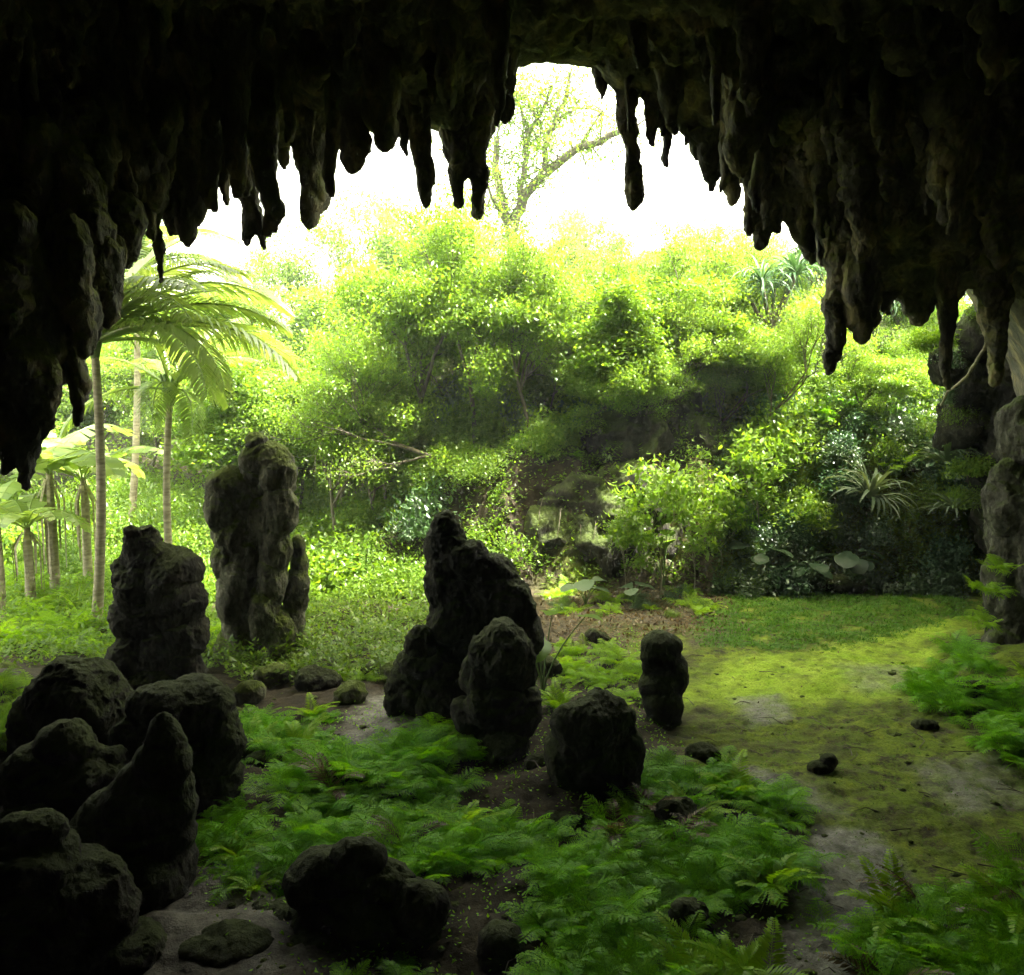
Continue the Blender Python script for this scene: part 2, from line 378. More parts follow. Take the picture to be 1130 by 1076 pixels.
def resample(pts, st):
    d = np.concatenate([[0], np.cumsum(np.linalg.norm(np.diff(pts, axis=0), axis=1))])
    s = np.linspace(0, d[-1], int(d[-1] / st)); return np.stack([np.interp(s, d, pts[:, k]) for k in range(3)], 1)
lip = resample(lp, .07)
# unit direction of each lip point round the mouth
th = np.arctan2(np.maximum(lip[:, 2], .02) / 10.5, lip[:, 0] / 9.3)
k = 61; ker = np.hanning(k); ker /= ker.sum()
ths = np.convolve(np.pad(th, k // 2, 'edge'), ker, 'valid'); ths = np.minimum.accumulate(ths)
arch = np.stack([10.3 * np.sign(np.cos(ths)) * np.abs(np.cos(ths)) ** .8, 0 * ths, np.maximum(10.2 * np.sign(np.sin(ths)) * np.abs(np.sin(ths)) ** .55, -1.)], 1)
ysm = np.convolve(np.pad(lip[:, 1], k // 2, 'edge'), ker, 'valid')
rows = []; tt = []
out_dir = unit(np.stack([np.cos(ths), 0 * ths, np.sin(ths) + .15], 1))
for d in (4.6, 3.8, 3.0, 2.0, 1.2, .7, .35, .12):      # unseen outer cliff, leaned out past the mouth to shade the clearing floor
    r = lip + out_dir * d * 1.15 + np.array([0, 1, 0]) * ((4.2 + 3.2 * ss(lip[:, 0], 1.0, 6.)) * (1 - math.exp(-d * .6)))[:, None]; rows.append(r); tt.append(-d)
inner = np.concatenate([np.arange(0, 1, .05), np.arange(1, 5.0, .07), np.arange(5, 8, .5), np.arange(8, 24, 1.5)])
for d in inner:
    s = ss(d, 0, 3.6) ** .75
    a = arch.copy(); a[:, 1] = ysm - d
    r = lip * (1 - s) + a * s; r[:, 1] = lip[:, 1] * (1 - s) + ysm * s - d
    rows.append(r); tt.append(d)
for q, s in ((1.2, .85), (1.8, .5), (2., .02)):
    r = rows[-1].copy() if q == 1.2 else r; r2 = r.copy(); r2[:, 0] *= s; r2[:, 2] = r2[:, 2] * s + (1 - s) * 2; r2[:, 1] -= .8; rows.append(r2); tt.append(30); r = r2
A = np.array(rows); tt = np.array(tt); nr, nc = A.shape[:2]
# relief: vertical folds, knobs, drip ridges
du = np.gradient(A, axis=1); dv = np.gradient(A, axis=0)
NN = np.cross(du, dv); NN /= np.linalg.norm(NN, axis=-1, keepdims=True) + 1e-9
ctr = np.array([0, 8, 2.]); 
flip = ((ctr - A) * NN).sum(-1) < 0
NN[flip] *= -1                                     # towards the inside
q = A.reshape(-1, 3)
st = q * np.array([1.5, 1.5, .28])
dsp = .42 * ridge(st * .9, 4) + .30 * fbm(q * .55 + 4, 3) + .10 * ridge(q * np.array([5, 5, 1.4]), 3) + .07 * fbm(q * 6, 3)
dsp = dsp.reshape(nr, nc)
amp = np.interp(tt, [-9, -2, 0, .4, 1.5, 4, 30], [1.2, .8, .12, .4, 1., 1., 1.2])[:, None]
A2 = A + NN * (dsp * amp)[..., None]
i = np.arange(nr - 1)[:, None] * nc + np.arange(nc - 1)[None]
Fq = np.stack([i, i + 1, i + nc + 1, i + nc], -1).reshape(-1, 4)
cave_me = mesh_np('cave_rock', A2.reshape(-1, 3), [Fq], 'cave_rock', True)
cave = link('cave', cave_me, kind='structure')
CAVE_BVH = BVHTree.FromPolygons([tuple(v) for v in A2.reshape(-1, 3)], [tuple(map(int, f)) for f in Fq])

# ------------------------------------------------------------ rocks grown from fused lumps
def ico(sub=2):
    import bmesh
    bm = bmesh.new(); bmesh.ops.create_icosphere(bm, subdivisions=sub, radius=1)
    V = np.array([v.co[:] for v in bm.verts]); Fc = np.array([[v.index for v in f.verts] for f in bm.faces]); bm.free(); return V, Fc
ICO = ico(2); ico1 = ico(1)
def fuse(mb, voxel, name, mat, disp, seed=0, smooth_it=7):
    me = mb.mesh('raw', None); o = bpy.data.objects.new('raw', me); COL.objects.link(o)
    md = o.modifiers.new('r', 'REMESH'); md.mode = 'VOXEL'; md.voxel_size = voxel
    if smooth_it:
        sm = o.modifiers.new('s', 'SMOOTH'); sm.factor = .6; sm.iterations = smooth_it
    bpy.context.view_layer.update()
    dg = bpy.context.evaluated_depsgraph_get(); me2 = bpy.data.meshes.new_from_object(o.evaluated_get(dg))
    bpy.data.objects.remove(o); bpy.data.meshes.remove(me)
    n = len(me2.vertices); v = np.empty(n * 3, np.float32); me2.vertices.foreach_get('co', v); v = v.reshape(-1, 3)
    nn = np.empty(n * 3, np.float32); me2.vertex_normals.foreach_get('vector', nn); nn = nn.reshape(-1, 3)
    v = v + nn * disp(v.astype(float) + seed * 13.7)[:, None]
    me2.vertices.foreach_set('co', v.astype(np.float32).ravel())
    me2.polygons.foreach_set('use_smooth', np.ones(len(me2.polygons), bool))
    me2.materials.clear(); me2.materials.append(MATS[mat]); me2.name = name; me2.update()
    return me2
def warp(p, a=.35): return p + a * np.stack([noise(p * 1.3 + 3), noise(p * 1.3 + 31), noise(p * 1.3 + 57)], 1)
def rock_disp(s=1.):
    def f(p):
        w_ = warp(p)
        return s * (.13 * fbm(w_ * 1.3, 2) + .055 * ridge(w_ * np.array([1.8, 1.8, 3.6]), 3) + .035 * ridge(w_ * np.array([5, 5, 5.0]) + 3, 4) + .022 * ridge(p * np.array([9, 9, 14.]), 3) + .012 * fbm(p * 24, 2))
    return f
def flow_disp(s=1.):
    def f(p):
        w_ = warp(p, .25)
        return s * (.08 * fbm(w_ * 1.6, 2) + .09 * ridge(w_ * np.array([2.6, 2.6, .9]), 3) + .06 * ridge(w_ * np.array([4, 4, 2.5]) + 5, 4) + .022 * ridge(p * np.array([10, 10, 8.]), 3) + .012 * fbm(p * 24, 2))
    return f
def lumps(Y, ells, depth=.85, seed=0):
    mb = MB(); rs = np.random.RandomState(seed); s = scale_at(Y)
    base = P(ells[0][0], ells[0][1], Y); 
    for e in ells:
        cx, cy, rx, ry = e[:4]; dy = e[4] if len(e) > 4 else rs.uniform(-.25, .25) * rx * s
        c = P(cx, cy, Y + dy); V = ICO[0] * np.array([rx * s, (rx * .6 + ry * .4) * s * depth, ry * s]) * 1.02
        mb.add(V + c, F3=ICO[1])
    return mb
def rock(name, Y, ells, label, cat='rock', mat='stalagmite_rock', group=None, voxel=.03, disp=1., depth=.85, seed=1, flow=False):
    mb = lumps(Y, ells, depth, seed)
    V = np.concatenate(mb.V); c = np.array([V[:, 0].mean(), Y, V[:, 2].min()])
    mb.V = [v - c for v in mb.V]
    me = fuse(mb, voxel, name, mat, flow_disp(disp) if flow else rock_disp(disp), seed)
    return link(name, me, loc=c, label=label, cat=cat, group=group)

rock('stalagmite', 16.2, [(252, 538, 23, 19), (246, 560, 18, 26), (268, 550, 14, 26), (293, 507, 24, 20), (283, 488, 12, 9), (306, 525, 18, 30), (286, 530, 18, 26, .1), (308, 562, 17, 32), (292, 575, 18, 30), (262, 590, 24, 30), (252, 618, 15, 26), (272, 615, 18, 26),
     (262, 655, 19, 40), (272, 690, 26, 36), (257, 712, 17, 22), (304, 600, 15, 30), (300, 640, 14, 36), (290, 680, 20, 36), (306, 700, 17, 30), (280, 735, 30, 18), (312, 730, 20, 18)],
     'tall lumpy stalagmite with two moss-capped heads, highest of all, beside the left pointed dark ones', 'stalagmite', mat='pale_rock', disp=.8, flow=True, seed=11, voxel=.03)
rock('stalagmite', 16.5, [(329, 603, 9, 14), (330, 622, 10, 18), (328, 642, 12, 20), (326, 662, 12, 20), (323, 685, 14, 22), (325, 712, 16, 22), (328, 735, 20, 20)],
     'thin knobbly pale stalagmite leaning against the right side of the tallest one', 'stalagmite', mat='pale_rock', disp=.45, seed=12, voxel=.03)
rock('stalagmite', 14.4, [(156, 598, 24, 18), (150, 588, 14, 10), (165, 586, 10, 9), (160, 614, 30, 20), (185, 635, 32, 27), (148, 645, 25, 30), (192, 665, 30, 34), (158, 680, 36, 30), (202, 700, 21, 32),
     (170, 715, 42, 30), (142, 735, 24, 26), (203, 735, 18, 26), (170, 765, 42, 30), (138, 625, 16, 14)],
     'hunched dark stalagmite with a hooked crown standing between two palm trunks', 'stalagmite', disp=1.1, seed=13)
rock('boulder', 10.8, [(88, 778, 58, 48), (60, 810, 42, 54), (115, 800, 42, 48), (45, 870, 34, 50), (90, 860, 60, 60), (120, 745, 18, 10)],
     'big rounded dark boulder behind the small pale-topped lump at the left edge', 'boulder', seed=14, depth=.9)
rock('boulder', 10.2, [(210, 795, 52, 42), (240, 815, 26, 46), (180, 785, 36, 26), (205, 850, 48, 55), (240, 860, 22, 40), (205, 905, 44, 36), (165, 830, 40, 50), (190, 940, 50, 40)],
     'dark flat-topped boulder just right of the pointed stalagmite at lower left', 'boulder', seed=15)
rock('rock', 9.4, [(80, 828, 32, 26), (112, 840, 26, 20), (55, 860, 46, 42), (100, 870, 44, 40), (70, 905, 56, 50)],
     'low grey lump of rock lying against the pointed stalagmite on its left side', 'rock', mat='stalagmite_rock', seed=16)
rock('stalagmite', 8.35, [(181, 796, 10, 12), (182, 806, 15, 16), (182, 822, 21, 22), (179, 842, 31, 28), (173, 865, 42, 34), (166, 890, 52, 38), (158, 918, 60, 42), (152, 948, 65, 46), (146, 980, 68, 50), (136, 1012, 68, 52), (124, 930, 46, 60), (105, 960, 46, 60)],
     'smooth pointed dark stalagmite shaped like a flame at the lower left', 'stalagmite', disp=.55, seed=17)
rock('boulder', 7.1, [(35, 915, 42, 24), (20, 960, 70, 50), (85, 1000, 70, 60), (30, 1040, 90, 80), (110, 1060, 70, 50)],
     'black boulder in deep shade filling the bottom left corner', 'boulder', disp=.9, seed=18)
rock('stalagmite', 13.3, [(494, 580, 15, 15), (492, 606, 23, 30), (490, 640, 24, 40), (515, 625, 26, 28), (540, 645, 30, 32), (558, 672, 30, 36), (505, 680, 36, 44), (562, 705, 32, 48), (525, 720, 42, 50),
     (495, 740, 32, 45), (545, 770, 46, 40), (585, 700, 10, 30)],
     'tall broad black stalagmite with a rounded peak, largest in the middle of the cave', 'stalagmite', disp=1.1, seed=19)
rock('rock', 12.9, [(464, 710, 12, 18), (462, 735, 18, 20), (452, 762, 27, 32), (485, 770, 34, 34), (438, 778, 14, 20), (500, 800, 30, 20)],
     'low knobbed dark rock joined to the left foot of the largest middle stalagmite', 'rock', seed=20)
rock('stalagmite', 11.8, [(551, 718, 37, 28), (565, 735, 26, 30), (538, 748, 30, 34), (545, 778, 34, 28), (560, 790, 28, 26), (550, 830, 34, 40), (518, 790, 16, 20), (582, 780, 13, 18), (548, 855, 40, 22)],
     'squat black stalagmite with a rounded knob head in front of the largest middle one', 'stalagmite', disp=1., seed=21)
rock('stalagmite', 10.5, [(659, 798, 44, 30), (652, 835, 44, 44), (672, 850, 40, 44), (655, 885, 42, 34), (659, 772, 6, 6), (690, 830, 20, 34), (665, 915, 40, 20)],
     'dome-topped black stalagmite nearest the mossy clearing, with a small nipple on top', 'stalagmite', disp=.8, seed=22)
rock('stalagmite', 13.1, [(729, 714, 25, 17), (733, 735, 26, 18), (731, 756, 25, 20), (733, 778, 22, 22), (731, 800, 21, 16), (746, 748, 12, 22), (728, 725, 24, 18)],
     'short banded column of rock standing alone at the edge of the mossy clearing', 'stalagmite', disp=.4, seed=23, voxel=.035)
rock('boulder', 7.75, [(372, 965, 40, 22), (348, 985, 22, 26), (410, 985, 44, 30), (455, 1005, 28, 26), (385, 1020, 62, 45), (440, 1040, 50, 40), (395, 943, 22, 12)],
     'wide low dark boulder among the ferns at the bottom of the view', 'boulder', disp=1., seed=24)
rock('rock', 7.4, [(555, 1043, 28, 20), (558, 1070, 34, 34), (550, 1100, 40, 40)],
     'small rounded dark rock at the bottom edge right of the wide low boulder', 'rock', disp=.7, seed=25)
rock('rock', ground_Y(853), [(905, 847, 14, 7), (914, 841, 9, 9), (899, 851, 8, 6)], 'oblong grey stone lying tilted on the mossy floor', 'stone', disp=.25, seed=26, voxel=.015)
rock('rock', ground_Y(806), [(1018, 801, 12, 7), (1027, 802, 9, 7)], 'small dark stone on the moss near the right fern bank', 'stone', disp=.25, seed=27, voxel=.015)
SMALL = [(352, 748, 26, 15, 'dark rock at the foot of the tallest stalagmite, largest of the rubble there'), (386, 764, 20, 13, 'grey rubble rock at the near end of the rubble row by the path'),
    (300, 742, 28, 12, 'flat pale rock under the tallest stalagmite'), (412, 738, 18, 10, 'mossy rock at the far side of the middle path'), (438, 742, 16, 11, 'pale rock next to the knobbed dark rock'),
    (275, 762, 20, 11, 'grey rock between the flat-topped boulder and the tallest stalagmite'), (262, 785, 18, 12, 'pale rock touching the flat-topped boulder'),
    (290, 838, 24, 15, 'half-buried rock at the top of the left ferns'), (268, 826, 18, 16, 'rounded rock beside the flat-topped boulder above the ferns'),
    (775, 832, 22, 14, 'brown rock beside the banded column at the clearing edge'), (596, 842, 18, 18, 'small rock leaning on the dome-topped stalagmite'),
    (740, 895, 22, 22, 'dark rock among ferns below the dome-topped stalagmite'), (470, 812, 24, 12, 'low rock in front of the knobbed dark rock'), (440, 805, 14, 8, 'small stone by the middle path'),
    (5, 745, 26, 14, 'pale sunlit rock at the left edge'), (215, 955, 40, 12, 'flat stone slab at the foot of the pointed stalagmite'), (300, 1010, 45, 14, 'flat ledge stone left of the wide low boulder'),
    (250, 1045, 60, 14, 'broad flat stone at the bottom left floor'), (625, 905, 26, 10, 'flat stone at the foot of the dome-topped stalagmite'), (350, 1048, 30, 12, 'low stone below the wide low boulder'),
    (660, 700, 18, 10, 'stone in the leaf litter near the taro plants'), (600, 735, 18, 14, 'dark stone behind the knob-headed stalagmite'), (1075, 760, 26, 16, 'dark stone in the right fern bank'),
    (860, 965, 20, 9, 'small stone beside the muddy path'), (765, 1005, 26, 14, 'brown stone between the fern beds at the bottom'), (930, 640, 34, 16, 'dark boulder at the foot of the bank beyond the grass')]
for k, (px, py, rx, ry, lab) in enumerate(SMALL):
    Y = ground_Y(py + ry * .8); rs = np.random.RandomState(k + 50)
    py += ry * .25; ells = [(px, py, rx * .8, ry * .75)] + [(px + rs.uniform(-.5, .5) * rx, py + rs.uniform(-.2, .5) * ry, rx * rs.uniform(.35, .6), ry * rs.uniform(.4, .8)) for _ in range(4)]
    rock('rock', Y, ells, lab, 'rock', mat='pale_rock' if 'pale' in lab or 'grey' in lab else 'stalagmite_rock', disp=1.0, seed=30 + k, voxel=.03)
# right-hand column and wall at the cave mouth
rock('rock_pillar', 16.6, [(1118, 530, 20, 26), (1112, 560, 20, 30), (1118, 600, 18, 34), (1112, 650, 22, 40), (1120, 690, 24, 40), (1108, 715, 20, 22), (1135, 600, 30, 120), (1130, 480, 22, 40), (1122, 740, 34, 24)],
     'fluted grey rock pillar at the right edge of the view', 'rock pillar', mat='grey_rock', flow=True, disp=1.2, seed=61, voxel=.05)
rock('rock_wall', 21.5, [(1075, 430, 26, 26), (1105, 430, 30, 50), (1095, 370, 30, 40), (1125, 360, 40, 60), (1062, 465, 22, 24), (1130, 470, 50, 60), (1095, 510, 26, 34), (1125, 560, 40, 70), (1045, 405, 16, 14)],
     'rough grey and black rock wall beyond the right pillar', 'rock wall', mat='stalagmite_rock', disp=2.2, seed=62, voxel=.07, depth=1.0)
rock('rock_outcrop', 23.4, [(560, 610, 50, 34), (610, 600, 55, 44), (665, 590, 55, 50), (720, 600, 55, 44), (590, 640, 60, 24), (680, 635, 70, 30), (770, 620, 50, 34), (640, 560, 45, 36), (700, 545, 45, 34), (620, 525, 40, 26, .5), (690, 490, 46, 40, .9), (735, 450, 42, 40, 1.6), (770, 500, 40, 40, 1.2)],
     'dark rock face of the mound behind the middle stalagmites', 'rock face', mat='cliff_rock', disp=2.2, seed=63, voxel=.08, depth=.7)

# ------------------------------------------------------------ stalactites
def stalactite_mesh(name, pts, seed=0, voxel=.05, disp=.6):
    """pts: chain of (x, y, z, r) from root to tip, local"""
    mb = MB(); pts = np.array(pts, float); rs = np.random.RandomState(seed)
    n = max(6, int(np.linalg.norm(pts[-1, :3] - pts[0, :3]) / (pts[:, 3].mean() * .45)))
    s = np.linspace(0, len(pts) - 1, n); q = np.stack([np.interp(s, range(len(pts)), pts[:, k]) for k in range(4)], 1)
    for a in q:
        r = a[3] * rs.uniform(.9, 1.1); mb.add(ICO[0] * np.array([r, r, r * 1.15]) + a[:3] + rs.normal(size=3) * r * .08, F3=ICO[1])
    return fuse(mb, voxel, name, 'cave_rock', lambda p: disp * (.10 * fbm(p * 2.5, 3) + .08 * ridge(p * np.array([5, 5, 1.2]), 3) + .05 * ridge(p * 7, 2) + .02 * fbm(p * 14, 2)), seed, 2)
def stalactite(Y, chain, label, seed, branches=(), group=None):
    """chain: photo pixels (px, py, r) root to tip; branches: more chains fused with it"""
    s = scale_at(Y); o = P(chain[0][0], chain[0][1], Y); mb = MB(); rs = np.random.RandomState(seed)
    for ch in (chain,) + tuple(branches):
        ch = np.array(ch, float); L_ = np.abs(np.diff(ch[:, 1])).sum() + np.abs(np.diff(ch[:, 0])).sum()
        n = max(5, int(L_ / (ch[:, 2].mean() * .5))); t = np.linspace(0, len(ch) - 1, n)
        q = np.stack([np.interp(t, range(len(ch)), ch[:, k]) for k in range(3)], 1)
        for a in q:
            r = a[2] * s * rs.uniform(.9, 1.1); c = P(a[0], a[1], Y) - o + rs.normal(size=3) * r * .1
            mb.add(ICO[0] * np.array([r, r * .95, r * 1.25]) + c, F3=ICO[1])
    me = fuse(mb, .035, 'stalactite', 'cave_rock', lambda p: -.03 + .04 * fbm(p * 3, 3) + .05 * ridge(p * np.array([4.5, 4.5, 1.2]), 3) + .025 * ridge(p * 8, 2) + .014 * fbm(p * 15, 2), seed, 3)
    return link('stalactite', me, loc=o, label=label, cat='stalactite', group=group)
stalactite(14.9, [(692, 60, 22), (691, 100, 14), (694, 140, 10), (697, 180, 8), (699, 205, 10), (701, 222, 8)], 'long single club-ended stalactite hanging alone in the bright sky', 1)
stalactite(14.7, [(508, 100, 28), (506, 150, 20), (504, 180, 11), (504, 205, 8), (505, 221, 6)], 'broad double stalactite with two blunt prongs left of the highest arch', 2,
     [[(525, 100, 26), (526, 160, 14), (528, 190, 9), (528, 215, 8), (528, 234, 7)]])
stalactite(14.8, [(278, 130, 30), (277, 175, 22), (275, 205, 12), (276, 230, 8), (273, 250, 8), (273, 268, 5)], 'forked stalactite whose tip splits in two like claws', 3, [[(281, 235, 8), (288, 252, 6), (291, 272, 4)], [(268, 180, 16), (262, 190, 10)]])
stalactite(14.9, [(338, 110, 30), (340, 150, 20), (341, 180, 15), (342, 196, 9)], 'fat blunt rounded stalactite right of the forked one', 4)
stalactite(13.3, [(170, 190, 18), (168, 230, 9), (171, 255, 7), (176, 280, 6), (178, 310, 3)], 'long thin dripping stalactite in front of the palm crown', 5)
stalactite(13.6, [(190, 190, 16), (187, 235, 10), (190, 252, 7)], 'short stubby stalactite right beside the long thin dripping one', 6)
stalactite(14.2, [(230, 170, 16), (231, 200, 10), (234, 225, 4)], 'short pointed stalactite left of the forked one', 7)
stalactite(15.0, [(312, 130, 16), (312, 165, 8), (314, 184, 3)], 'tiny pointed stalactite between the forked and the fat blunt one', 8)
stalactite(15.1, [(382, 120, 16), (380, 150, 8), (381, 166, 3)], 'small stalactite at the left end of the wide bright arch', 9)
stalactite(15.2, [(562, 50, 14), (563, 75, 8), (561, 97, 4)], 'small dark stalactite at the top left of the highest arch', 10)
stalactite(15.1, [(667, 50, 16), (665, 85, 8), (664, 108, 4)], 'thin stalactite just left of the long club-ended one', 11)
stalactite(14.9, [(728, 90, 18), (731, 120, 10), (732, 147, 4)], 'pointed stalactite just right of the long club-ended one', 12)
stalactite(14.9, [(768, 130, 16), (768, 160, 7), (769, 174, 3)], 'slim stalactite between the right arches', 13)
stalactite(14.8, [(787, 140, 16), (786, 180, 9), (786, 208, 4)], 'jagged stalactite hanging over the tree tops at the right of the arches', 14, [[(778, 160, 8), (779, 194, 3)]])
stalactite(14.3, [(850, 180, 24), (848, 220, 17), (843, 250, 11), (837, 270, 5)], 'wide ragged stalactite at the right side of the last arch', 15, [[(856, 225, 10), (859, 255, 4)]])
stalactite(14.1, [(882, 200, 20), (882, 240, 14), (888, 265, 9), (895, 288, 4)], 'ragged stalactite next to the hanging pandanus view', 16)
stalactite(13.8, [(935, 250, 26), (930, 300, 17), (921, 340, 12), (920, 375, 11), (916, 406, 6)], 'longest dark stalactite on the right reaching down to the bank', 17)
stalactite(13.9, [(962, 270, 20), (962, 320, 10), (963, 346, 5)], 'short dark stalactite right beside the longest right-hand one', 18)
stalactite(14.2, [(1005, 280, 30), (1010, 320, 20), (1016, 345, 10)], 'wide blunt stalactite left of the pale hanging root', 19)
stalactite(14.4, [(1046, 280, 22), (1046, 330, 12), (1044, 362, 6)], 'dark stalactite beside the pale hanging root', 20)
stalactite(15.2, [(1092, 270, 24), (1096, 340, 16), (1100, 390, 10), (1099, 420, 6)], 'long dark stalactite in front of the right rock wall', 21)
stalactite(10.7, [(30, 400, 40), (30, 460, 20), (30, 500, 12), (29, 535, 6)], 'heavy dripstone point hanging lowest at the left edge', 22, [[(48, 420, 22), (50, 462, 9), (47, 487, 4)], [(8, 440, 22), (9, 500, 10), (6, 520, 5)]])
stalactite(11.1, [(80, 340, 34), (78, 385, 18), (64, 410, 12)], 'lumpy stalactite on the left curtain just above the banana plants', 23)
stalactite(11.6, [(110, 290, 26), (117, 330, 15), (120, 356, 7)], 'knobbed stalactite left of the palm crown', 24)
stalactite(12.3, [(140, 240, 22), (143, 270, 12), (137, 292, 6)], 'stalactite stub above the palm crown', 25)
# fringe and curtain: small stalactites from five shapes, each a thing
protos = []
for k in range(5):
    rs = np.random.RandomState(80 + k); L_ = [.7, 1.0, .9, .55, 1.3][k]; r0 = [.12, .15, .21, .10, .14][k]
    pts = [(0, 0, .35, r0 * 1.3)] + [(rs.normal() * .03, rs.normal() * .03, -L_ * t, r0 * (1 - t) ** .7 * rs.uniform(.85, 1.1) + .022) for t in (0, .2, .4, .6, .8, 1)]
    protos.append(stalactite_mesh('small_stalactite', pts, 90 + k, .04, .7))
rs = np.random.RandomState(21); cnt = 0
def hang(pos, sc_, group, label):
    o = link('stalactite', protos[rs.randint(5)], loc=pos, label=label, cat='stalactite', group=group)
    o.scale = (sc_ * rs.uniform(.5, 1.4), sc_ * rs.uniform(.6, 1.3), sc_ * rs.uniform(.6, 1.6)); o.rotation_euler = (rs.normal() * .05, rs.normal() * .05, rs.uniform(0, 6.28))
for k in range(0, len(lip), 6):                      # along the lip
    c = lip[k]; u = (c[0] / c[1]) * F + CX
    if u < -20 or u > 1150 or c[2] < 2: continue
    if 548 < u < 655 and rs.rand() < .6: continue
    if 385 < u < 485 and rs.rand() < .55: continue
    if 225 < u < 260 or 283 < u < 318: continue
    if rs.rand() < .35: continue
    d = rs.uniform(0, .7)
    side = 'left' if u < 220 else ('centre' if u < 800 else 'right')
    hang((c[0], c[1] - d, c[2] + .12 + d * .35), rs.uniform(.18, .75) * (1.25 if side != 'centre' else .9),
         'small stalactites along the %s rim of the mouth' % side, 'small stalactite in the fringe along the %s rim of the cave mouth' % side)
for k in range(230):                                   # over the side curtains and roof
    px = rs.choice([rs.uniform(0, 260), rs.uniform(800, 1125), rs.uniform(260, 800)], p=[.38, .42, .2]); py = rs.uniform(5, 330 if (px < 130 or px > 900) else 180)
    a = P(px, py, 1.) - np.array([0, 0, CAMZ]); hit = CAVE_BVH.ray_cast(Vector((0, 0, CAMZ)), Vector(unit(a)))
    if hit[0] is None or hit[0].y > 16: continue
    side = 'left' if px < 260 else ('centre' if px < 800 else 'right')
    p = hit[0]; row = ('at the top of the view' if py < 70 else 'in the upper rows' if py < 150 else 'in the middle rows' if py < 240 else 'in the lowest rows')
    hang((p.x, p.y + .1, p.z + .15), rs.uniform(.6, 1.25), 'stalactites %s on the %s part of the cave roof' % (row, side), 'dark stalactite %s on the %s part of the cave roof' % (row, side))

# ------------------------------------------------------------ plants: generators
def fern_mesh(name, seed, nf=13, length=.72, mat='fern_green', pin=10, sub=8, simple=False):
    rs = np.random.RandomState(seed); mb = MB(); C = []; D = []; U = []; LN = []; WD = []
    for f in range(nf):
        root_ = np.array([0, 0, 0.]) if simple else np.array([rs.normal() * .13, rs.normal() * .13, 0]); az = f / nf * 6.283 * 3 + rs.uniform(-.5, .5); el = rs.uniform(.9, 1.5); Lf = length * rs.uniform(.6, 1.2); bend = rs.uniform(1.0, 1.9)
        n = pin + 6; t = np.linspace(0, 1, n); e = el - bend * t ** 1.2
        st_ = Lf / (n - 1); hd = np.array([math.cos(az), math.sin(az), 0])
        pts = np.zeros((n, 3)); pts[0] = root_
        for k in range(1, n): pts[k] = pts[k - 1] + st_ * (hd * math.cos(e[k]) + np.array([0, 0, math.sin(e[k])]))
        tan = unit(np.gradient(pts, axis=0)); side = unit(np.cross(tan, np.array([0, 0, 1.])) + 1e-6)
        mb.tube(pts, np.linspace(.005, .0015, n), 3)
        for k in range(5, n):
            s = (k - 5) / (n - 5.); pl = Lf * .40 * (1 - s) ** .85 * (1 if s > .1 else .8) + .012
            for sg in (-1, 1):
                d = unit(side[k] * sg * .85 + tan[k] * .6 - np.array([0, 0, .15]) + rs.normal(size=3) * .07)
                up = unit(np.cross(d, tan[k]))
                if simple:
                    C.append(pts[k][None]); D.append(d[None]); U.append(unit(np.cross(up, d))[None]); LN.append(np.array([pl * .55 + .02])); WD.append(np.array([.022])); continue
                q = np.linspace(.12, .93, sub); base = pts[k] + d * pl * q[:, None] - np.array([0, 0, .12]) * (pl * q ** 2)[:, None]
                per = unit(np.cross(up, d))
                for g in (-1, 1):
                    dd = unit(d * .6 + per * g + up * rs.uniform(-.25, .25))
                    C.append(base); D.append(np.tile(dd, (sub, 1))); U.append(np.tile(unit(np.cross(up, dd)), (sub, 1))); LN.append((.012 + pl * .10) * (1 - q * .65)); WD.append((.007 + pl * .04) * (1 - q * .5))
                C.append(pts[k][None]); D.append(unit(d - np.array([0, 0, .1]))[None]); U.append(unit(np.cross(up, d))[None]); LN.append(np.array([pl])); WD.append(np.array([.006]))
    mb.leaves(np.concatenate(C), np.concatenate(D), np.concatenate(U), np.concatenate(LN), np.concatenate(WD), .05)
    return mb.mesh(name, mat)
def strap_mesh(name, seed, n=40, length=1., width=.05, mat='leaf_blue', droop=1.6, el=(.4, 1.4)):
    rs = np.random.RandomState(seed); mb = MB()
    for f in range(n):
        az = rs.uniform(0, 6.283); e0 = rs.uniform(*el); Lf = length * rs.uniform(.7, 1.1); m_ = 7; t = np.linspace(0, 1, m_)
        e = e0 - droop * rs.uniform(.5, 1.1) * t ** 1.6; hd = np.array([math.cos(az), math.sin(az), 0]); sd_ = np.array([-math.sin(az), math.cos(az), 0])
        pts = np.zeros((m_, 3)); pts[0] = hd * .03
        for k in range(1, m_): pts[k] = pts[k - 1] + Lf / (m_ - 1) * (hd * math.cos(e[k]) + np.array([0, 0, math.sin(e[k])]))
        wd = width * np.array([.7, 1, 1, .95, .8, .5, .05]) * .5
        V = np.concatenate([pts + sd_ * wd[:, None] + [0, 0, .012], pts, pts - sd_ * wd[:, None] + [0, 0, .012]])
        k = np.arange(m_ - 1); F_ = np.concatenate([np.stack([k, k + 1, k + 1 + m_, k + m_], 1), np.stack([k + m_, k + 1 + m_, k + 1 + 2 * m_, k + 2 * m_], 1)])
        mb.add(V, F4=F_)
    return mb.mesh(name, mat)
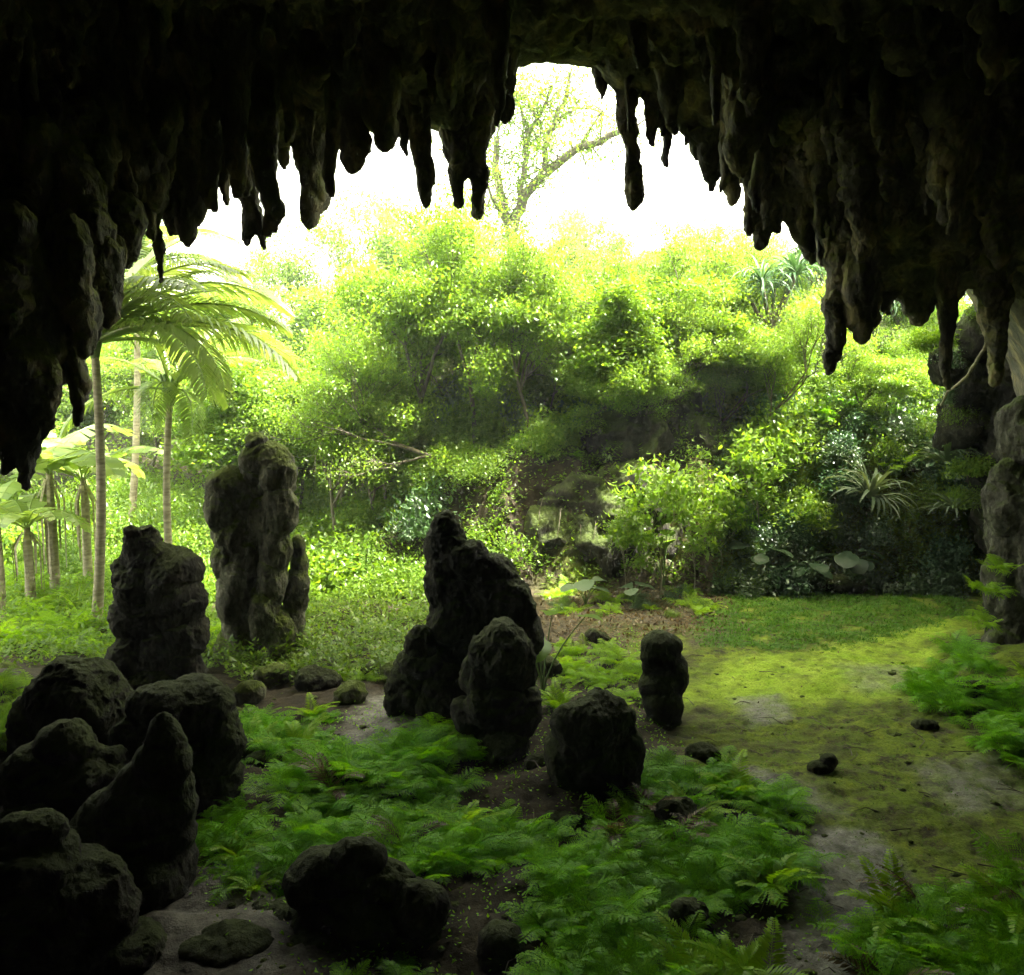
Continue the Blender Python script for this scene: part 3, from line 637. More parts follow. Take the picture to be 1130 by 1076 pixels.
def frond_mesh(name, seed, length=2.6, mat='palm_leaf', pairs=58, leaf=.62, droop=1.9, el=.9, wd=.035):
    """palm frond growing along +x, leaflets hanging"""
    rs = np.random.RandomState(seed); n = 24; t = np.linspace(0, 1, n); e = el - droop * t ** 1.4
    pts = np.zeros((n, 3))
    for k in range(1, n): pts[k] = pts[k - 1] + length / (n - 1) * np.array([math.cos(e[k]), .05 * t[k], math.sin(e[k])])
    mb = MB(); mb.tube(pts, np.linspace(.028, .006, n), 5)
    tan = unit(np.gradient(pts, axis=0))
    for s in np.linspace(.12, .995, pairs):
        p = np.array([np.interp(s, t, pts[:, k]) for k in range(3)]); tg = unit(np.array([np.interp(s, t, tan[:, k]) for k in range(3)]))
        ll = leaf * (math.sin(math.pi * min(1, (s * .85 + .12))) ** .6) * rs.uniform(.88, 1.08)
        for sg in (-1, 1):
            d0 = unit(np.array([0, sg, 0]) * .8 + tg * .75 + np.array([0, 0, .15 + rs.normal() * .07])); m_ = 5
            q = np.zeros((m_, 3)); q[0] = p; d = d0.copy()
            for k in range(1, m_): q[k] = q[k - 1] + d * ll / (m_ - 1); d = unit(d + np.array([0, 0, -.22 - .1 * rs.rand()]))
            wv = unit(np.cross(d0, [0, 0, 1.])) * (wd * np.array([.5, 1, 1, .7, .08]))[:, None] * .5
            V = np.concatenate([q + wv, q - wv]); k = np.arange(m_ - 1); mb.add(V, F4=np.stack([k, k + 1, k + 1 + m_, k + m_], 1))
    return mb.mesh(name, mat)
def bigleaf(mb, base, az, stalk, size, tilt, rs, shape='taro'):
    """stalk with a broad leaf; adds to (stem mb, leaf mb)"""
    stm, lf = mb; hd = np.array([math.cos(az), math.sin(az), 0]); n = 6; t = np.linspace(0, 1, n)[:, None]
    p = base + hd * stalk * .45 * t ** 1.5 + np.array([0, 0, 1.]) * stalk * (t - .12 * t ** 2); stm.tube(p, np.linspace(.018, .009, n), 5)
    o = p[-1]; d = unit(hd * math.cos(tilt) + np.array([0, 0, -math.sin(tilt)])); s = unit(np.cross(d, [0, 0, 1.]) + rs.normal(size=3) * .12); nn = np.cross(s, d)
    # heart outline
    th = np.linspace(-math.pi, math.pi, 21)[:-1]; r = (.52 + .30 * np.cos(th) + .16 * np.cos(2 * th)) ; xs = r * np.cos(th) * 1.0 + .0; ys = r * np.sin(th) * 1.15
    xs = np.where(np.abs(th) > 2.2, xs - .12, xs)
    rim = o + size * (d * xs[:, None] + s * ys[:, None] + nn * (.16 * np.abs(ys) - .22 * np.clip(xs, 0, 1) ** 2 + .02 * np.sin(th * 7))[:, None])
    mid = o + size * (d * xs[:, None] * .5 + s * ys[:, None] * .5 + nn * (.06 * np.abs(ys))[:, None])
    V = np.concatenate([[o], mid, rim]); k = np.arange(20); k2 = (k + 1) % 20
    lf.add(V, F3=np.stack([k * 0, 1 + k, 1 + k2], 1), F4=np.stack([1 + k, 21 + k, 21 + k2, 1 + k2], 1))
def branch(tubes, tips, p, d, L_, r, depth, rs, spread=.7, up=.25, nseg=5, kids=(2, 4), gnarl=.25):
    pts = [p]; q = p.copy(); dd = d.copy()
    for k in range(nseg):
        dd = unit(dd + rs.normal(size=3) * gnarl * .5 + np.array([0, 0, up * .25])); q = q + dd * L_ / nseg; pts.append(q)
    tubes.append((np.array(pts), np.linspace(r, r * .6, nseg + 1), depth))
    if depth == 0:
        for a in pts[2:]: tips.append(a)
        return
    if depth <= 1: tips.extend([pts[-1], pts[-2]])
    for k in range(rs.randint(*kids)):
        a = rs.uniform(.45, 1.0); idx = max(1, int(round(a * nseg))); b = pts[idx]
        nd = unit(dd + rand_dirs(1, rs)[0] * spread * 1.3 + np.array([0, 0, up]))
        branch(tubes, tips, b, nd, L_ * rs.uniform(.55, .85), r * .58, depth - 1, rs, spread, up, nseg, kids, gnarl)
    branch(tubes, tips, pts[-1], unit(dd + rs.normal(size=3) * .3), L_ * .75, r * .62, depth - 1, rs, spread, up, nseg, kids, gnarl)
def tree_meshes(name, seed, h=8., trunk=.35, depth=4, leaves=9000, leaf=.13, mat='leaf_mid', bark='bark', spread=.8, clus=.5, r=.10, up=.2, first=.32, aspect=.5, kids=(2, 4), lean=(0, 0)):
    rs = np.random.RandomState(seed); tubes = []; tips = []
    branch(tubes, tips, np.zeros(3), unit(np.array([lean[0], lean[1], 1.])), h * first, r, depth, rs, spread, up, kids=kids)
    mb = MB()
    for p, rad, dp in tubes: mb.tube(p, rad, 6 if dp > 2 else 4 if dp > 0 else 3)
    tips = np.array(tips); top = tips[:, 2].max(); k = h / top
    mb.V = [v * k for v in mb.V]; tips = tips * k
    cm = MB()
    if leaves:
        w_ = rs.rand(len(tips)) ** 2 + .15; w_ /= w_.sum()
        idx = rs.choice(len(tips), leaves, p=w_); off = rs.normal(size=(leaves, 3)) * clus * np.array([1, 1, .55])
        C = tips[idx] + off; D = rand_dirs(leaves, rs, -.1); U = side_of(D, rs); ln = leaf * rs.uniform(.35, 1.45, leaves)
        cm.leaves(C, D, U, ln, ln * aspect)
    return mb.mesh(name + '_trunk', bark, True), (cm.mesh(name + '_crown', mat) if leaves else None)
def shrub_mesh(name, seed, r=.9, n=2500, leaf=.1, mat='leaf_mid', aspect=.5, flat=.8):
    rs = np.random.RandomState(seed); k = 26; cc = rand_dirs(k, rs, .5) * rs.uniform(.3, 1, (k, 1)) * r * np.array([1, 1, flat]); cc[:, 2] = np.abs(cc[:, 2]) + .05
    mb = MB()
    for c in cc[::2]: mb.tube(np.array([[0, 0, -.1], c * .5 + rs.normal(size=3) * .05, c]), [.014, .009, .005], 3)
    w_ = rs.rand(k) + .15; w_ /= w_.sum(); idx = rs.choice(k, n, p=w_)
    C = cc[idx] + rs.normal(size=(n, 3)) * r * .24; C[:, 2] = np.maximum(C[:, 2], -.05)
    D = rand_dirs(n, rs, .15); U = side_of(D, rs); ln = leaf * rs.uniform(.6, 1.3, n); mb.leaves(C, D, U, ln, ln * aspect)
    return mb.mesh(name, mat)
def tree(kind, protos_, pos, height, label, cat, rz=None, group=None, sx=1.):
    trunk, crown, h0 = protos_; s = height / h0
    root = link(kind, None, loc=pos, label=label, cat=cat, group=group); root.scale = (s * sx, s * sx, s); root.rotation_euler[2] = random.uniform(0, 6.28) if rz is None else rz
    link('trunk', trunk, root)
    if crown: link('crown', crown, root)
    return root

# ------------------------------------------------------------ palms
FR = [frond_mesh('frond', 200 + k, droop=[1.0, 1.3, 1.6, .9][k], el=[.75, .55, .4, 1.1][k]) for k in range(4)]
def palm(base_px, crown_px, Y, zb, label, nf=15, size=1., r=.13, seed=0, az_list=None):
    rs = np.random.RandomState(seed); b = P(base_px[0], base_px[1], Y); b[2] = zb if zb is not None else Hs(b[0], Y) - .1
    c = P(crown_px[0], crown_px[1], Y)
    root = link('palm_tree', None, loc=b, label=label, cat='palm tree')
    t = np.linspace(0, 1, 60)[:, None]; pts = (c - b) * t + np.array([.12, 0, 0]) * np.sin(t * 3.14) * (1 if seed % 2 else -1)
    rad = .78 * np.interp(t[:, 0], [0, .06, .2, 1], [r * 1.6, r * 1.15, r, r * .75]) * (1 + .05 * np.where(np.arange(60) % 3 == 0, 1, 0))
    mb = MB(); mb.tube(pts, rad, 12); link('trunk', mb.mesh('palm_trunk', 'pale_bark', True), root)
    tb = MB(); 
    for k in range(7):
        a = k * .9; tb.tube(np.array([[0, 0, -.35], [.1 * math.cos(a), .1 * math.sin(a), 0], [.2 * math.cos(a), .2 * math.sin(a), .35]]), [.07, .06, .02], 6)
    link('crownshaft', tb.mesh('palm_crownshaft', 'stem_green', True), root, loc=c - b)
    for k in range(nf):
        fr = link('frond', FR[rs.randint(4)], root, loc=c - b); az = az_list[k] if az_list and k < len(az_list) else k * 2.4 + rs.uniform(-.3, .3)
        s = size * rs.uniform(.85, 1.1); fr.scale = (s, s, s); fr.rotation_euler = (rs.normal() * .15, rs.uniform(-.5, .45), az)
    return root
palm((106, 700), (104, 378), 18.0, None, 'coconut palm with the clear pale trunk at the far left, left of the hunched stalagmite', 19, 1.6, .13, 1, [-.15, .25, -.55, .6, -.95, 1.1, -1.3, 0.05, -.35, .4, -.75, .9])
palm((190, 640), (188, 430), 20.5, None, 'coconut palm whose trunk rises behind the hunched stalagmite', 13, 1.0, .12, 2)
palm((143, 600), (150, 300), 27., None, 'taller coconut palm farther back with fronds against the sky', 16, 1.5, .14, 3)
# dry white trunk at the left edge
o = P(0, 640, 19.); mb = MB(); mb.tube(np.array([[0, 0, -.2], [.03, 0, 1.], [-.02, .05, 2.2], [.05, 0, 3.4]]), [.10, .08, .07, .06], 8)
link('dead_trunk', mb.mesh('dead_trunk', 'pale_bark', True), loc=(o[0], 19., Hs(o[0], 19.)), label='bare pale trunk standing at the left edge of the view', cat='dead tree')

# ------------------------------------------------------------ banana plants
def banana(px, Y, h, seed, label):
    rs = np.random.RandomState(seed); c = P(px, 600, Y); root = link('banana_plant', None, loc=(c[0], Y, Hs(c[0], Y)), label=label, cat='banana plant')
    mb = MB(); mb.tube(np.array([[0, 0, -.1], [.02, 0, h * .4], [0, .03, h * .72]]), [.13, .1, .07], 9); link('stem', mb.mesh('banana_stem', 'pale_bark', True), root)
    for k in range(8):
        n = 16; t = np.linspace(0, 1, n); az = k * 2.4; e = rs.uniform(.7, 1.3) - rs.uniform(1.3, 2.3) * t ** 1.3; Lf = h * rs.uniform(.5, .75); hd = np.array([math.cos(az), math.sin(az), 0]); sd_ = np.array([-math.sin(az), math.cos(az), 0])
        pts = np.zeros((n, 3)); pts[0] = [0, 0, h * .7]
        for j in range(1, n): pts[j] = pts[j - 1] + Lf / (n - 1) * (hd * math.cos(e[j]) + np.array([0, 0, math.sin(e[j])]))
        lb = MB(); lb.tube(pts, np.linspace(.025, .006, n), 4); wd = Lf * .19 * np.sin(np.clip(t * 1.05 - .12, 0, 1) * 3.14) ** .5
        for j in range(2, n - 1):                       # torn strips
            for sg in (-1, 1):
                dz = rs.uniform(-.35, -.05); f0, f1 = pts[j], pts[j] + (pts[j + 1] - pts[j]) * .93
                o0 = f0 + sd_ * sg * wd[j] + np.array([0, 0, dz * wd[j]]); o1 = f1 + sd_ * sg * wd[j + 1] * .98 + np.array([0, 0, dz * wd[j + 1]])
                lb.add([f0, f1, o1, o0], F4=[[0, 1, 2, 3]])
        link('leaf', lb.mesh('banana_leaf', 'leaf_pale' if k % 3 else 'palm_leaf'), root)
    for k in range(11):
        a = k * 2.4 + rs.uniform(-.3, .3); dm = MB(); p0 = np.array([math.cos(a) * .1, math.sin(a) * .1, h * .68]); p1 = p0 + [math.cos(a) * .22, math.sin(a) * .22, -h * .12]; p2 = p0 + [math.cos(a) * .2, math.sin(a) * .2, -h * rs.uniform(.35, .55)]; sd_ = np.array([-math.sin(a), math.cos(a), 0]) * .11
        dm.add([p0 - sd_ * .3, p0 + sd_ * .2, p1 + sd_ * .35, p1 - sd_ * .3, p2 + sd_ * .25, p2 - sd_ * .12], F4=[[0, 1, 2, 3], [3, 2, 4, 5]]); o = link('dead_leaf', dm.mesh('banana_dead_leaf', 'pale_bark'), root); o['label'] = 'dry hanging leaf'
banana(58, 21., 4.3, 1, 'banana plant with pale tattered leaves, tallest of the three at the far left')
banana(95, 22.5, 3.9, 2, 'banana plant just right of the tallest one by the palm trunk')
banana(30, 20., 2.6, 3, 'young low banana plant at the left edge of the clearing')

# ------------------------------------------------------------ forest
TP = {}
TP['airy'] = (*tree_meshes('airy_tree', 1, 8, leaves=26000, leaf=.13, mat='leaf_yellow', depth=5, spread=.95, clus=.24, kids=(2, 4), r=.09, aspect=.42), 8.)
TP['dense'] = (*tree_meshes('dense_tree', 2, 8, leaves=34000, leaf=.17, mat='leaf_mid', depth=5, spread=1.1, clus=.34, kids=(2, 3), first=.25, r=.08, aspect=.6), 8.)
TP['pale'] = (*tree_meshes('pale_tree', 3, 8, leaves=30000, leaf=.15, mat='leaf_pale', depth=5, spread=1.05, clus=.32, kids=(2, 4), r=.08), 8.)
TP['bushy'] = (*tree_meshes('bushy_tree', 4, 8, leaves=34000, leaf=.13, mat='leaf_yellow', depth=5, spread=1.2, clus=.27, first=.22, kids=(2, 4), r=.07, up=.15), 8.)
TP['wispy'] = (*tree_meshes('wispy_tree', 5, 8, leaves=13000, leaf=.12, mat='leaf_yellow', depth=5, spread=.7, clus=.2, first=.35, kids=(1, 4), r=.07, up=.35, aspect=.35), 8.)
SKY = [(0, 300), (120, 300), (180, 272), (250, 258), (320, 262), (400, 232), (430, 196), (480, 186), (530, 214), (600, 214), (660, 228), (720, 222), (800, 216), (850, 235), (950, 225), (1130, 220)]
def skyline(px): return np.interp(px, [a for a, _ in SKY], [b for _, b in SKY])
rs = np.random.RandomState(5)
LAB = {'airy': 'airy yellow-green tree', 'dense': 'dense mid-green tree', 'pale': 'pale hazy green tree', 'bushy': 'bushy bright yellow-green tree', 'wispy': 'wispy thin-stemmed tree'}
def put(kind, px, Y, drop, grp, where, sx=1.):
    c = P(px, 430, Y); top = P(px, skyline(px) + drop, Y)[2]; z = Hs(c[0], Y)
    tree('forest_tree', TP[kind], (c[0], Y, z - .15), max(2.5, (top - z)), '%s %s' % (LAB[kind], where), 'tree', group='%s %s' % (LAB[kind] + 's', grp), sx=sx)
for Y, step, drop, kinds, grp, where in ((46, 50, 8, ('pale', 'wispy', 'pale', 'airy'), 'at the back', 'in the far row against the bright sky'),
                           (37, 54, 45, ('pale', 'bushy', 'dense', 'airy'), 'half way back', 'in the middle row of the woods'),
                           (30, 58, 90, ('bushy', 'airy', 'wispy', 'bushy'), 'in front', 'in the front row of the woods behind the mound')):
    px = -120 + rs.uniform(0, 40)
    while px < 1260:
        if not (Y == 30 and 250 > px > 60): 
            put(kinds[rs.randint(len(kinds))], px, Y + rs.uniform(-2, 2), drop + rs.uniform(-12, 40), grp, where, rs.uniform(1., 1.35))
        px += step * rs.uniform(.75, 1.2)
# nearer trees on the mound and its left shoulder, with visible stems
MT = [(525, 25., 8, 'bushy', 'tree with two thin dark stems on the left shoulder of the mound'), (585, 24.6, 20, 'airy', 'fan-branched tree in the middle on top of the mound'),
      (455, 25.5, 12, 'bushy', 'bright round-crowned tree left of the mound beneath the double stalactite'), (660, 26., 30, 'airy', 'airy tree on the mound under the long club-ended stalactite'),
      (730, 26.5, 25, 'bushy', 'full leafy tree on the mound right of the club-ended stalactite'), (800, 27., 20, 'airy', 'airy tree on the mound beneath the jagged stalactite'),
      (960, 28., 60, 'airy', 'tree seen between the dark right stalactites'), (1040, 27, 90, 'airy', 'tree by the right rock wall')]
for px, Y, drop, kind, lab in MT:
    c = P(px, 430, Y); z = Hs(c[0], Y); tree('tree', TP[kind], (c[0], Y, z - .15), P(px, skyline(px) + drop, Y)[2] - z, lab, 'tree', sx=.9)
q = np.random.RandomState(19)
for k in range(34):
    px = q.uniform(320, 1060); Y = q.uniform(23.5, 28.5); top = q.uniform(320, 430) if px < 560 else q.uniform(290, 380); c = P(px, 430, Y); z = Hs(c[0], Y)
    hh = P(px, top, Y)[2] - z
    if hh < 1.4: continue
    kd = ['bushy', 'wispy', 'airy', 'wispy', 'dense'][k % 5]; side = 'left flank' if px < 560 else 'crest'
    tree('small_tree', TP[kd], (c[0], Y, z - .3), hh, 'small %s on the %s of the mound' % (LAB[kd], side), 'tree', group='small %ss on the %s of the mound' % (LAB[kd], side), sx=1.2)
# low leaning tree with a branch reaching left over the slope
LT = (*tree_meshes('leaning_tree', 31, 5, leaves=5200, leaf=.12, mat='leaf_yellow', depth=4, spread=.7, up=.02, lean=(-1.5, 0), first=.42, r=.09), 5.)
c = P(500, 470, 23.6); tree('leaning_tree', LT, (c[0], 23.6, Hs(c[0], 23.6)), 3.3, 'leaning tree whose bare branch reaches left over the green slope', 'tree', rz=0.)
# gnarled sparse tree silhouetted in the highest arch
o = P(570, 330, 33.); o[2] = Hs(o[0], 33.); q = np.random.RandomState(77); mb = MB(); tips = []
LIMBS = [([(570, 330, 0), (568, 280, 0), (562, 245, 0), (548, 195, .5), (548, 150, 1)], .26), ([(566, 250, 0), (580, 215, 0), (600, 190, -.3), (640, 163, -.8), (685, 146, -1.5), (705, 140, -2)], .22),
    ([(575, 225, 0), (578, 190, .5), (582, 150, .6), (600, 120, .4), (610, 95, 0)], .14), ([(600, 190, -.3), (605, 160, -.3), (612, 135, 0), (625, 105, .5), (627, 82, .5)], .12),
    ([(548, 195, .5), (535, 185, .8), (525, 180, 1), (505, 165, 1)], .09), ([(582, 150, .6), (575, 120, 1), (566, 108, 1.5), (545, 112, 2)], .08), ([(605, 160, 0), (590, 125, .6), (575, 100, 1)], .08), ([(560, 240, 0), (545, 225, -.6), (535, 200, -1)], .1),
    ([(640, 163, -.8), (650, 140, -1), (662, 125, -1.2)], .07), ([(612, 135, 0), (632, 122, .2), (650, 118, .2)], .07)]
for pl, r in LIMBS:
    p = resample(np.array([P(a, b_, 33 + c_) for a, b_, c_ in pl]) - o, .35); p = p + q.normal(size=p.shape) * .045; mb.tube(p, np.linspace(r, r * .4, len(p)), 7)
    for a in p[2:]:
        for _ in range(3):
            if q.rand() < .9:
                d = rand_dirs(1, q, .35)[0]; L_ = q.uniform(.5, 1.5); e = [a, a + d * L_ * .5, a + unit(d + q.normal(size=3) * .4) * L_]; mb.tube(np.array(e), [.035, .022, .01], 4)
                d2 = unit(d + q.normal(size=3) * .6); mb.tube(np.array([e[1], e[1] + d2 * L_ * .5]), [.018, .008], 3); tips += [e[1], e[2], e[2], e[1] + d2 * L_ * .5]
tips = np.array(tips); idx = q.randint(len(tips), size=17000); C = tips[idx] + q.normal(size=(17000, 3)) * .24; D = rand_dirs(17000, q, -.1); ln = .13 * q.uniform(.4, 1.4, 17000); cm = MB(); cm.leaves(C, D, side_of(D, q), ln, ln * .5)
root = link('gnarled_tree', None, loc=o, label='gnarled spreading tree with dark bare limbs seen in the highest arch of the sky', cat='tree')
link('trunk', mb.mesh('gnarled_trunk', 'bark', True), root); link('crown', cm.mesh('gnarled_crown', 'leaf_mid'), root)

# small understory trees and shrubs
SH = [shrub_mesh('shrub', 300, .9, 2600, .13, 'leaf_mid'), shrub_mesh('shrub', 301, .9, 2600, .12, 'leaf_yellow'), shrub_mesh('shrub', 302, .9, 2300, .12, 'leaf_dark'),
      shrub_mesh('shrub', 303, .9, 3000, .10, 'leaf_mid', .4), shrub_mesh('shrub', 304, .9, 1800, .16, 'leaf_blue', .6)]
FN = [fern_mesh('fern', 400 + k, 22 + 2 * k, .5) for k in range(4)]
FS = [fern_mesh('sword_fern', 440 + k, 11, .62, 'fern_light', 24, simple=True) for k in range(2)]; FD = fern_mesh('dry_fern', 450, 6, .7, 'dead_leaf', 20, simple=True)
FL = [fern_mesh('light_fern', 410 + k, 20, .5, 'fern_light') for k in range(2)]
ST = [strap_mesh('strap_plant', 420, 60, 1.1, .08, 'taro_pale'), strap_mesh('strap_plant', 421, 70, .8, .03, 'leaf_mid', 1.8), strap_mesh('strap_plant', 422, 60, .7, .03, 'leaf_yellow', 1.9)]
rs = np.random.RandomState(9)
def plant(name, me, x, y, s, label, cat, group=None, z=None, tilt=.12):
    o = link(name, me, loc=(x, y, (Hs(x, y) if z is None else z) - .04), label=label, cat=cat, group=group)
    o.scale = (s, s, s * rs.uniform(.85, 1.15)); o.rotation_euler = (rs.normal() * tilt, rs.normal() * tilt, rs.uniform(0, 6.28)); return o
names = {0: 'green', 1: 'yellow-green', 2: 'dark green', 3: 'fine-leaved green', 4: 'glossy blue-green'}
def scatter_shrubs(n, pxr, Yr, probs, smin, smax, where, seed):
    q = np.random.RandomState(seed)
    for _ in range(n):
        px = q.uniform(*pxr); Y = q.uniform(*Yr); x = (px - CX) / F * Y; k = q.choice(5, p=probs)
        if abs(px - 958) < 45 and Y < 22.6: continue
        if 545 < px < 760 and Y < 25.5 and q.rand() < .7: continue
        part = 'left part' if px < (pxr[0] * 2 + pxr[1]) / 3 else ('right part' if px > (pxr[0] + 2 * pxr[1]) / 3 else 'middle'); dist_ = 'lower' if Y < sum(Yr) / 2 else 'upper'
        plant('shrub', SH[k], x, Y, q.uniform(smin, smax), '%s shrub %s, %s %s' % (names[k], where, dist_, part), 'shrub', '%s shrubs %s, %s %s' % (names[k], where, dist_, part))
scatter_shrubs(80, (540, 1090), (22.6, 29), [.3, .3, .15, .15, .1], .7, 1.4, 'on the slope of the mound', 1)
scatter_shrubs(64, (810, 1090), (21.3, 24.5), [.12, .05, .38, .1, .35], .4, .75, 'at the foot of the mound beyond the grass', 2)
scatter_shrubs(50, (320, 560), (21., 29), [.3, .35, .05, .3, 0], .7, 1.5, 'on the green slope left of the mound', 3)
scatter_shrubs(60, (-20, 350), (23.5, 34.), [.25, .4, .05, .3, 0], .8, 1.7, 'in the sunny glade behind the palms', 4)
for px, py, Y, s_, lab in ((958, 548, 21.9, 1.25, 'large rosette of long pale arching leaves on the bank'), (1052, 562, 20.8, .85, 'strap-leaved rosette low on the bank by the right pillar'), (1046, 508, 21.6, 1.0, 'strap-leaved rosette high on the bank near the rock wall')):
    c = P(px, py, Y); z = max(c[2], Hs(c[0], Y)); plant('strap_plant', ST[0], c[0], Y, s_, lab, 'lily plant', z=z)
q = np.random.RandomState(14)
for _ in range(26):
    px = q.uniform(-10, 230); Y = q.uniform(19.5, 25); plant('grass_clump', ST[1 + q.randint(2)], (px - CX) / F * Y, Y, q.uniform(.8, 1.3), 'long-leaved grass clump in the sunny glade at left', 'grass clump', 'grass clumps in the left glade')
# pandanus
def pandanus(px, Y, h, top_py, seed, label):
    q = np.random.RandomState(seed); x = (px - CX) / F * Y; z = Hs(x, Y); zt = P(px, top_py, Y)[2] - z
    root = link('pandanus_tree', None, loc=(x, Y, z), label=label, cat='pandanus tree'); mb = MB(); heads = []
    mb.tube(np.array([[0, 0, -.2], [.05, 0, zt * .5], [0, 0, zt * .62]]), [.12, .1, .09], 8)
    for k in range(5):
        a = k * 1.26 + q.rand(); e = np.array([math.cos(a) * .7, math.sin(a) * .7, zt * q.uniform(.78, .98)]); mb.tube(np.array([[0, 0, zt * .6], e * [.6, .6, .85], e]), [.07, .06, .05], 6); heads.append(e)
    for k in range(5): mb.tube(np.array([[0, 0, zt * .35], [.35 * math.cos(k * 1.3), .35 * math.sin(k * 1.3), 0]]), [.03, .025], 5)
    link('trunk', mb.mesh('pandanus_trunk', 'bark', True), root)
    for e in heads:
        o = link('leaf_head', PH, root, loc=e); o.rotation_euler = (q.normal() * .3, q.normal() * .3, q.uniform(0, 6))
PH = strap_mesh('pandanus_head', 430, 48, 1.25, .06, 'leaf_blue', 2.2, (.1, 1.4))
pandanus(848, 25.5, 5, 285, 1, 'pandanus tree with drooping strap leaves right of the last arch')
pandanus(905, 27., 5, 262, 2, 'pandanus tree partly hidden behind the ragged stalactite')
pandanus(985, 27.5, 5, 320, 3, 'pandanus tree seen between the dark right stalactites')
# slender saplings at the rock face
SA = (*tree_meshes('sapling', 61, 3, leaves=1500, leaf=.16, mat='leaf_yellow', bark='pale_bark', depth=3, first=.55, r=.022, spread=.7, clus=.16, kids=(2, 4)), 3.)
for px, py, Y, tp, lab in ((732, 645, 21.2, 505, 'slender bright-leaved sapling in front of the dark rock face'), (693, 645, 21.0, 560, 'thin dark-stemmed sapling left of the bright-leaved one'),
        (770, 640, 21.6, 520, 'leafy sapling at the right end of the dark rock face'), (800, 640, 22, 560, 'small sapling where rock face and bank meet'), (840, 640, 22.4, 470, 'sapling rising from the bank above the grass')):
    x = (px - CX) / F * Y; z = Hs(x, Y); tree('sapling', SA, (x, Y, z - .05), P(px, tp, Y)[2] - z, lab, 'sapling')
# taro / elephant ear
def taro(px, Y, n, stalk, size, seed, label, mat='leaf_mid', z=None):
    q = np.random.RandomState(seed); x = (px - CX) / F * Y; root = link('taro_plant', None, loc=(x, Y, Hs(x, Y) if z is None else z), label=label, cat='taro plant')
    for k in range(n):
        s1, l1 = MB(), MB(); az = k * 2.4 + q.uniform(-.4, .4); bigleaf((s1, l1), np.zeros(3), az, stalk * q.uniform(.7, 1.15), size * q.uniform(.7, 1.1), q.uniform(-.1, .35), q)
        o = link('leaf', l1.mesh('taro_leaf', mat, True), root); link('stalk', s1.mesh('taro_stalk', 'stem_green', True), o)
taro(600, 14.2, 4, 1.5, .42, 1, 'tall taro plant with one upright leaf behind the largest middle stalagmite', 'leaf_yellow')
taro(648, 20.4, 5, .7, .38, 2, 'taro plant with pale round leaves in the leaf litter, left one', 'taro_pale')
taro(702, 20.2, 4, .55, .34, 3, 'taro plant in the leaf litter, right one', 'taro_pale')
taro(845, 21.7, 10, 1.0, .42, 4, 'elephant ear plant at the foot of the bank, left of the three', 'taro_green')
taro(940, 21.7, 12, 1.1, .45, 5, 'elephant ear plant below the pale rosette, middle of the three', 'taro_green')
taro(895, 21.4, 9, .8, .38, 6, 'low elephant ear plant at the grass edge, right of the saplings', 'taro_green')
taro(735, 22.0, 5, 1.6, .4, 7, 'bird nest style broad-leaved plant among the saplings', 'leaf_yellow')

# ------------------------------------------------------------ ferns
def inpoly(px, py, poly):
    c = False
    for k in range(len(poly)):
        a, b = poly[k], poly[(k + 1) % len(poly)]
        if (a[1] > py) != (b[1] > py) and px < (b[0] - a[0]) * (py - a[1]) / (b[1] - a[1]) + a[0]: c = not c
    return c
BEDS = [
 ([(235, 880), (330, 850), (440, 830), (560, 890), (570, 930), (410, 945), (340, 950), (290, 1010), (235, 960)], 44, 1., FN, 'in the bed left of the dome-topped stalagmite'),
 ([(410, 950), (560, 930), (740, 940), (770, 1000), (720, 1050), (600, 1040), (570, 1020), (500, 1020), (480, 990)], 60, 1., FN, 'in the large bed in front of the middle stalagmites'),
 ([(275, 785), (360, 790), (370, 835), (285, 845)], 14, 1., FN, 'below the tallest stalagmite'),
 ([(600, 700), (700, 720), (705, 790), (610, 790)], 18, .9, FL, 'between the knob-headed and the banded stalagmite'),
 ([(700, 860), (865, 885), (878, 950), (868, 1000), (780, 1000), (710, 930)], 40, 1., FN, 'between the dome-topped stalagmite and the mud path'),
 ([(600, 1080), (700, 1050), (850, 1040), (850, 1100), (800, 1150), (600, 1150)], 18, 1., FN, 'at the bottom edge in the middle'),
 ([(955, 1035), (1000, 990), (1150, 985), (1150, 1180), (965, 1180)], 48, 1.1, FN, 'in the dark bed at the bottom right'),
 ([(995, 775), (1060, 720), (1150, 760), (1150, 850), (1060, 830), (1015, 790)], 22, 1.1, FN, 'in the bank under the right pillar'),
 ([(215, 960), (330, 950), (330, 1000), (250, 1010)], 8, .6, FN, 'beside the flat stone slab'),
 ([(370, 1090), (490, 1090), (490, 1150), (370, 1150)], 6, 1., FN, 'at the foot of the wide low boulder'),
 ([(-10, 810), (28, 790), (28, 910), (-10, 930)], 8, 1., FL, 'at the left edge behind the boulders'),
 ([(340, 700), (420, 730), (470, 700), (440, 755), (340, 760)], 8, .7, FL, 'among the rubble by the middle path'),
 ([(480, 800), (530, 800), (540, 850), (480, 860)], 5, .9, FN, 'at the foot of the knob-headed stalagmite'),
]
q = np.random.RandomState(33)
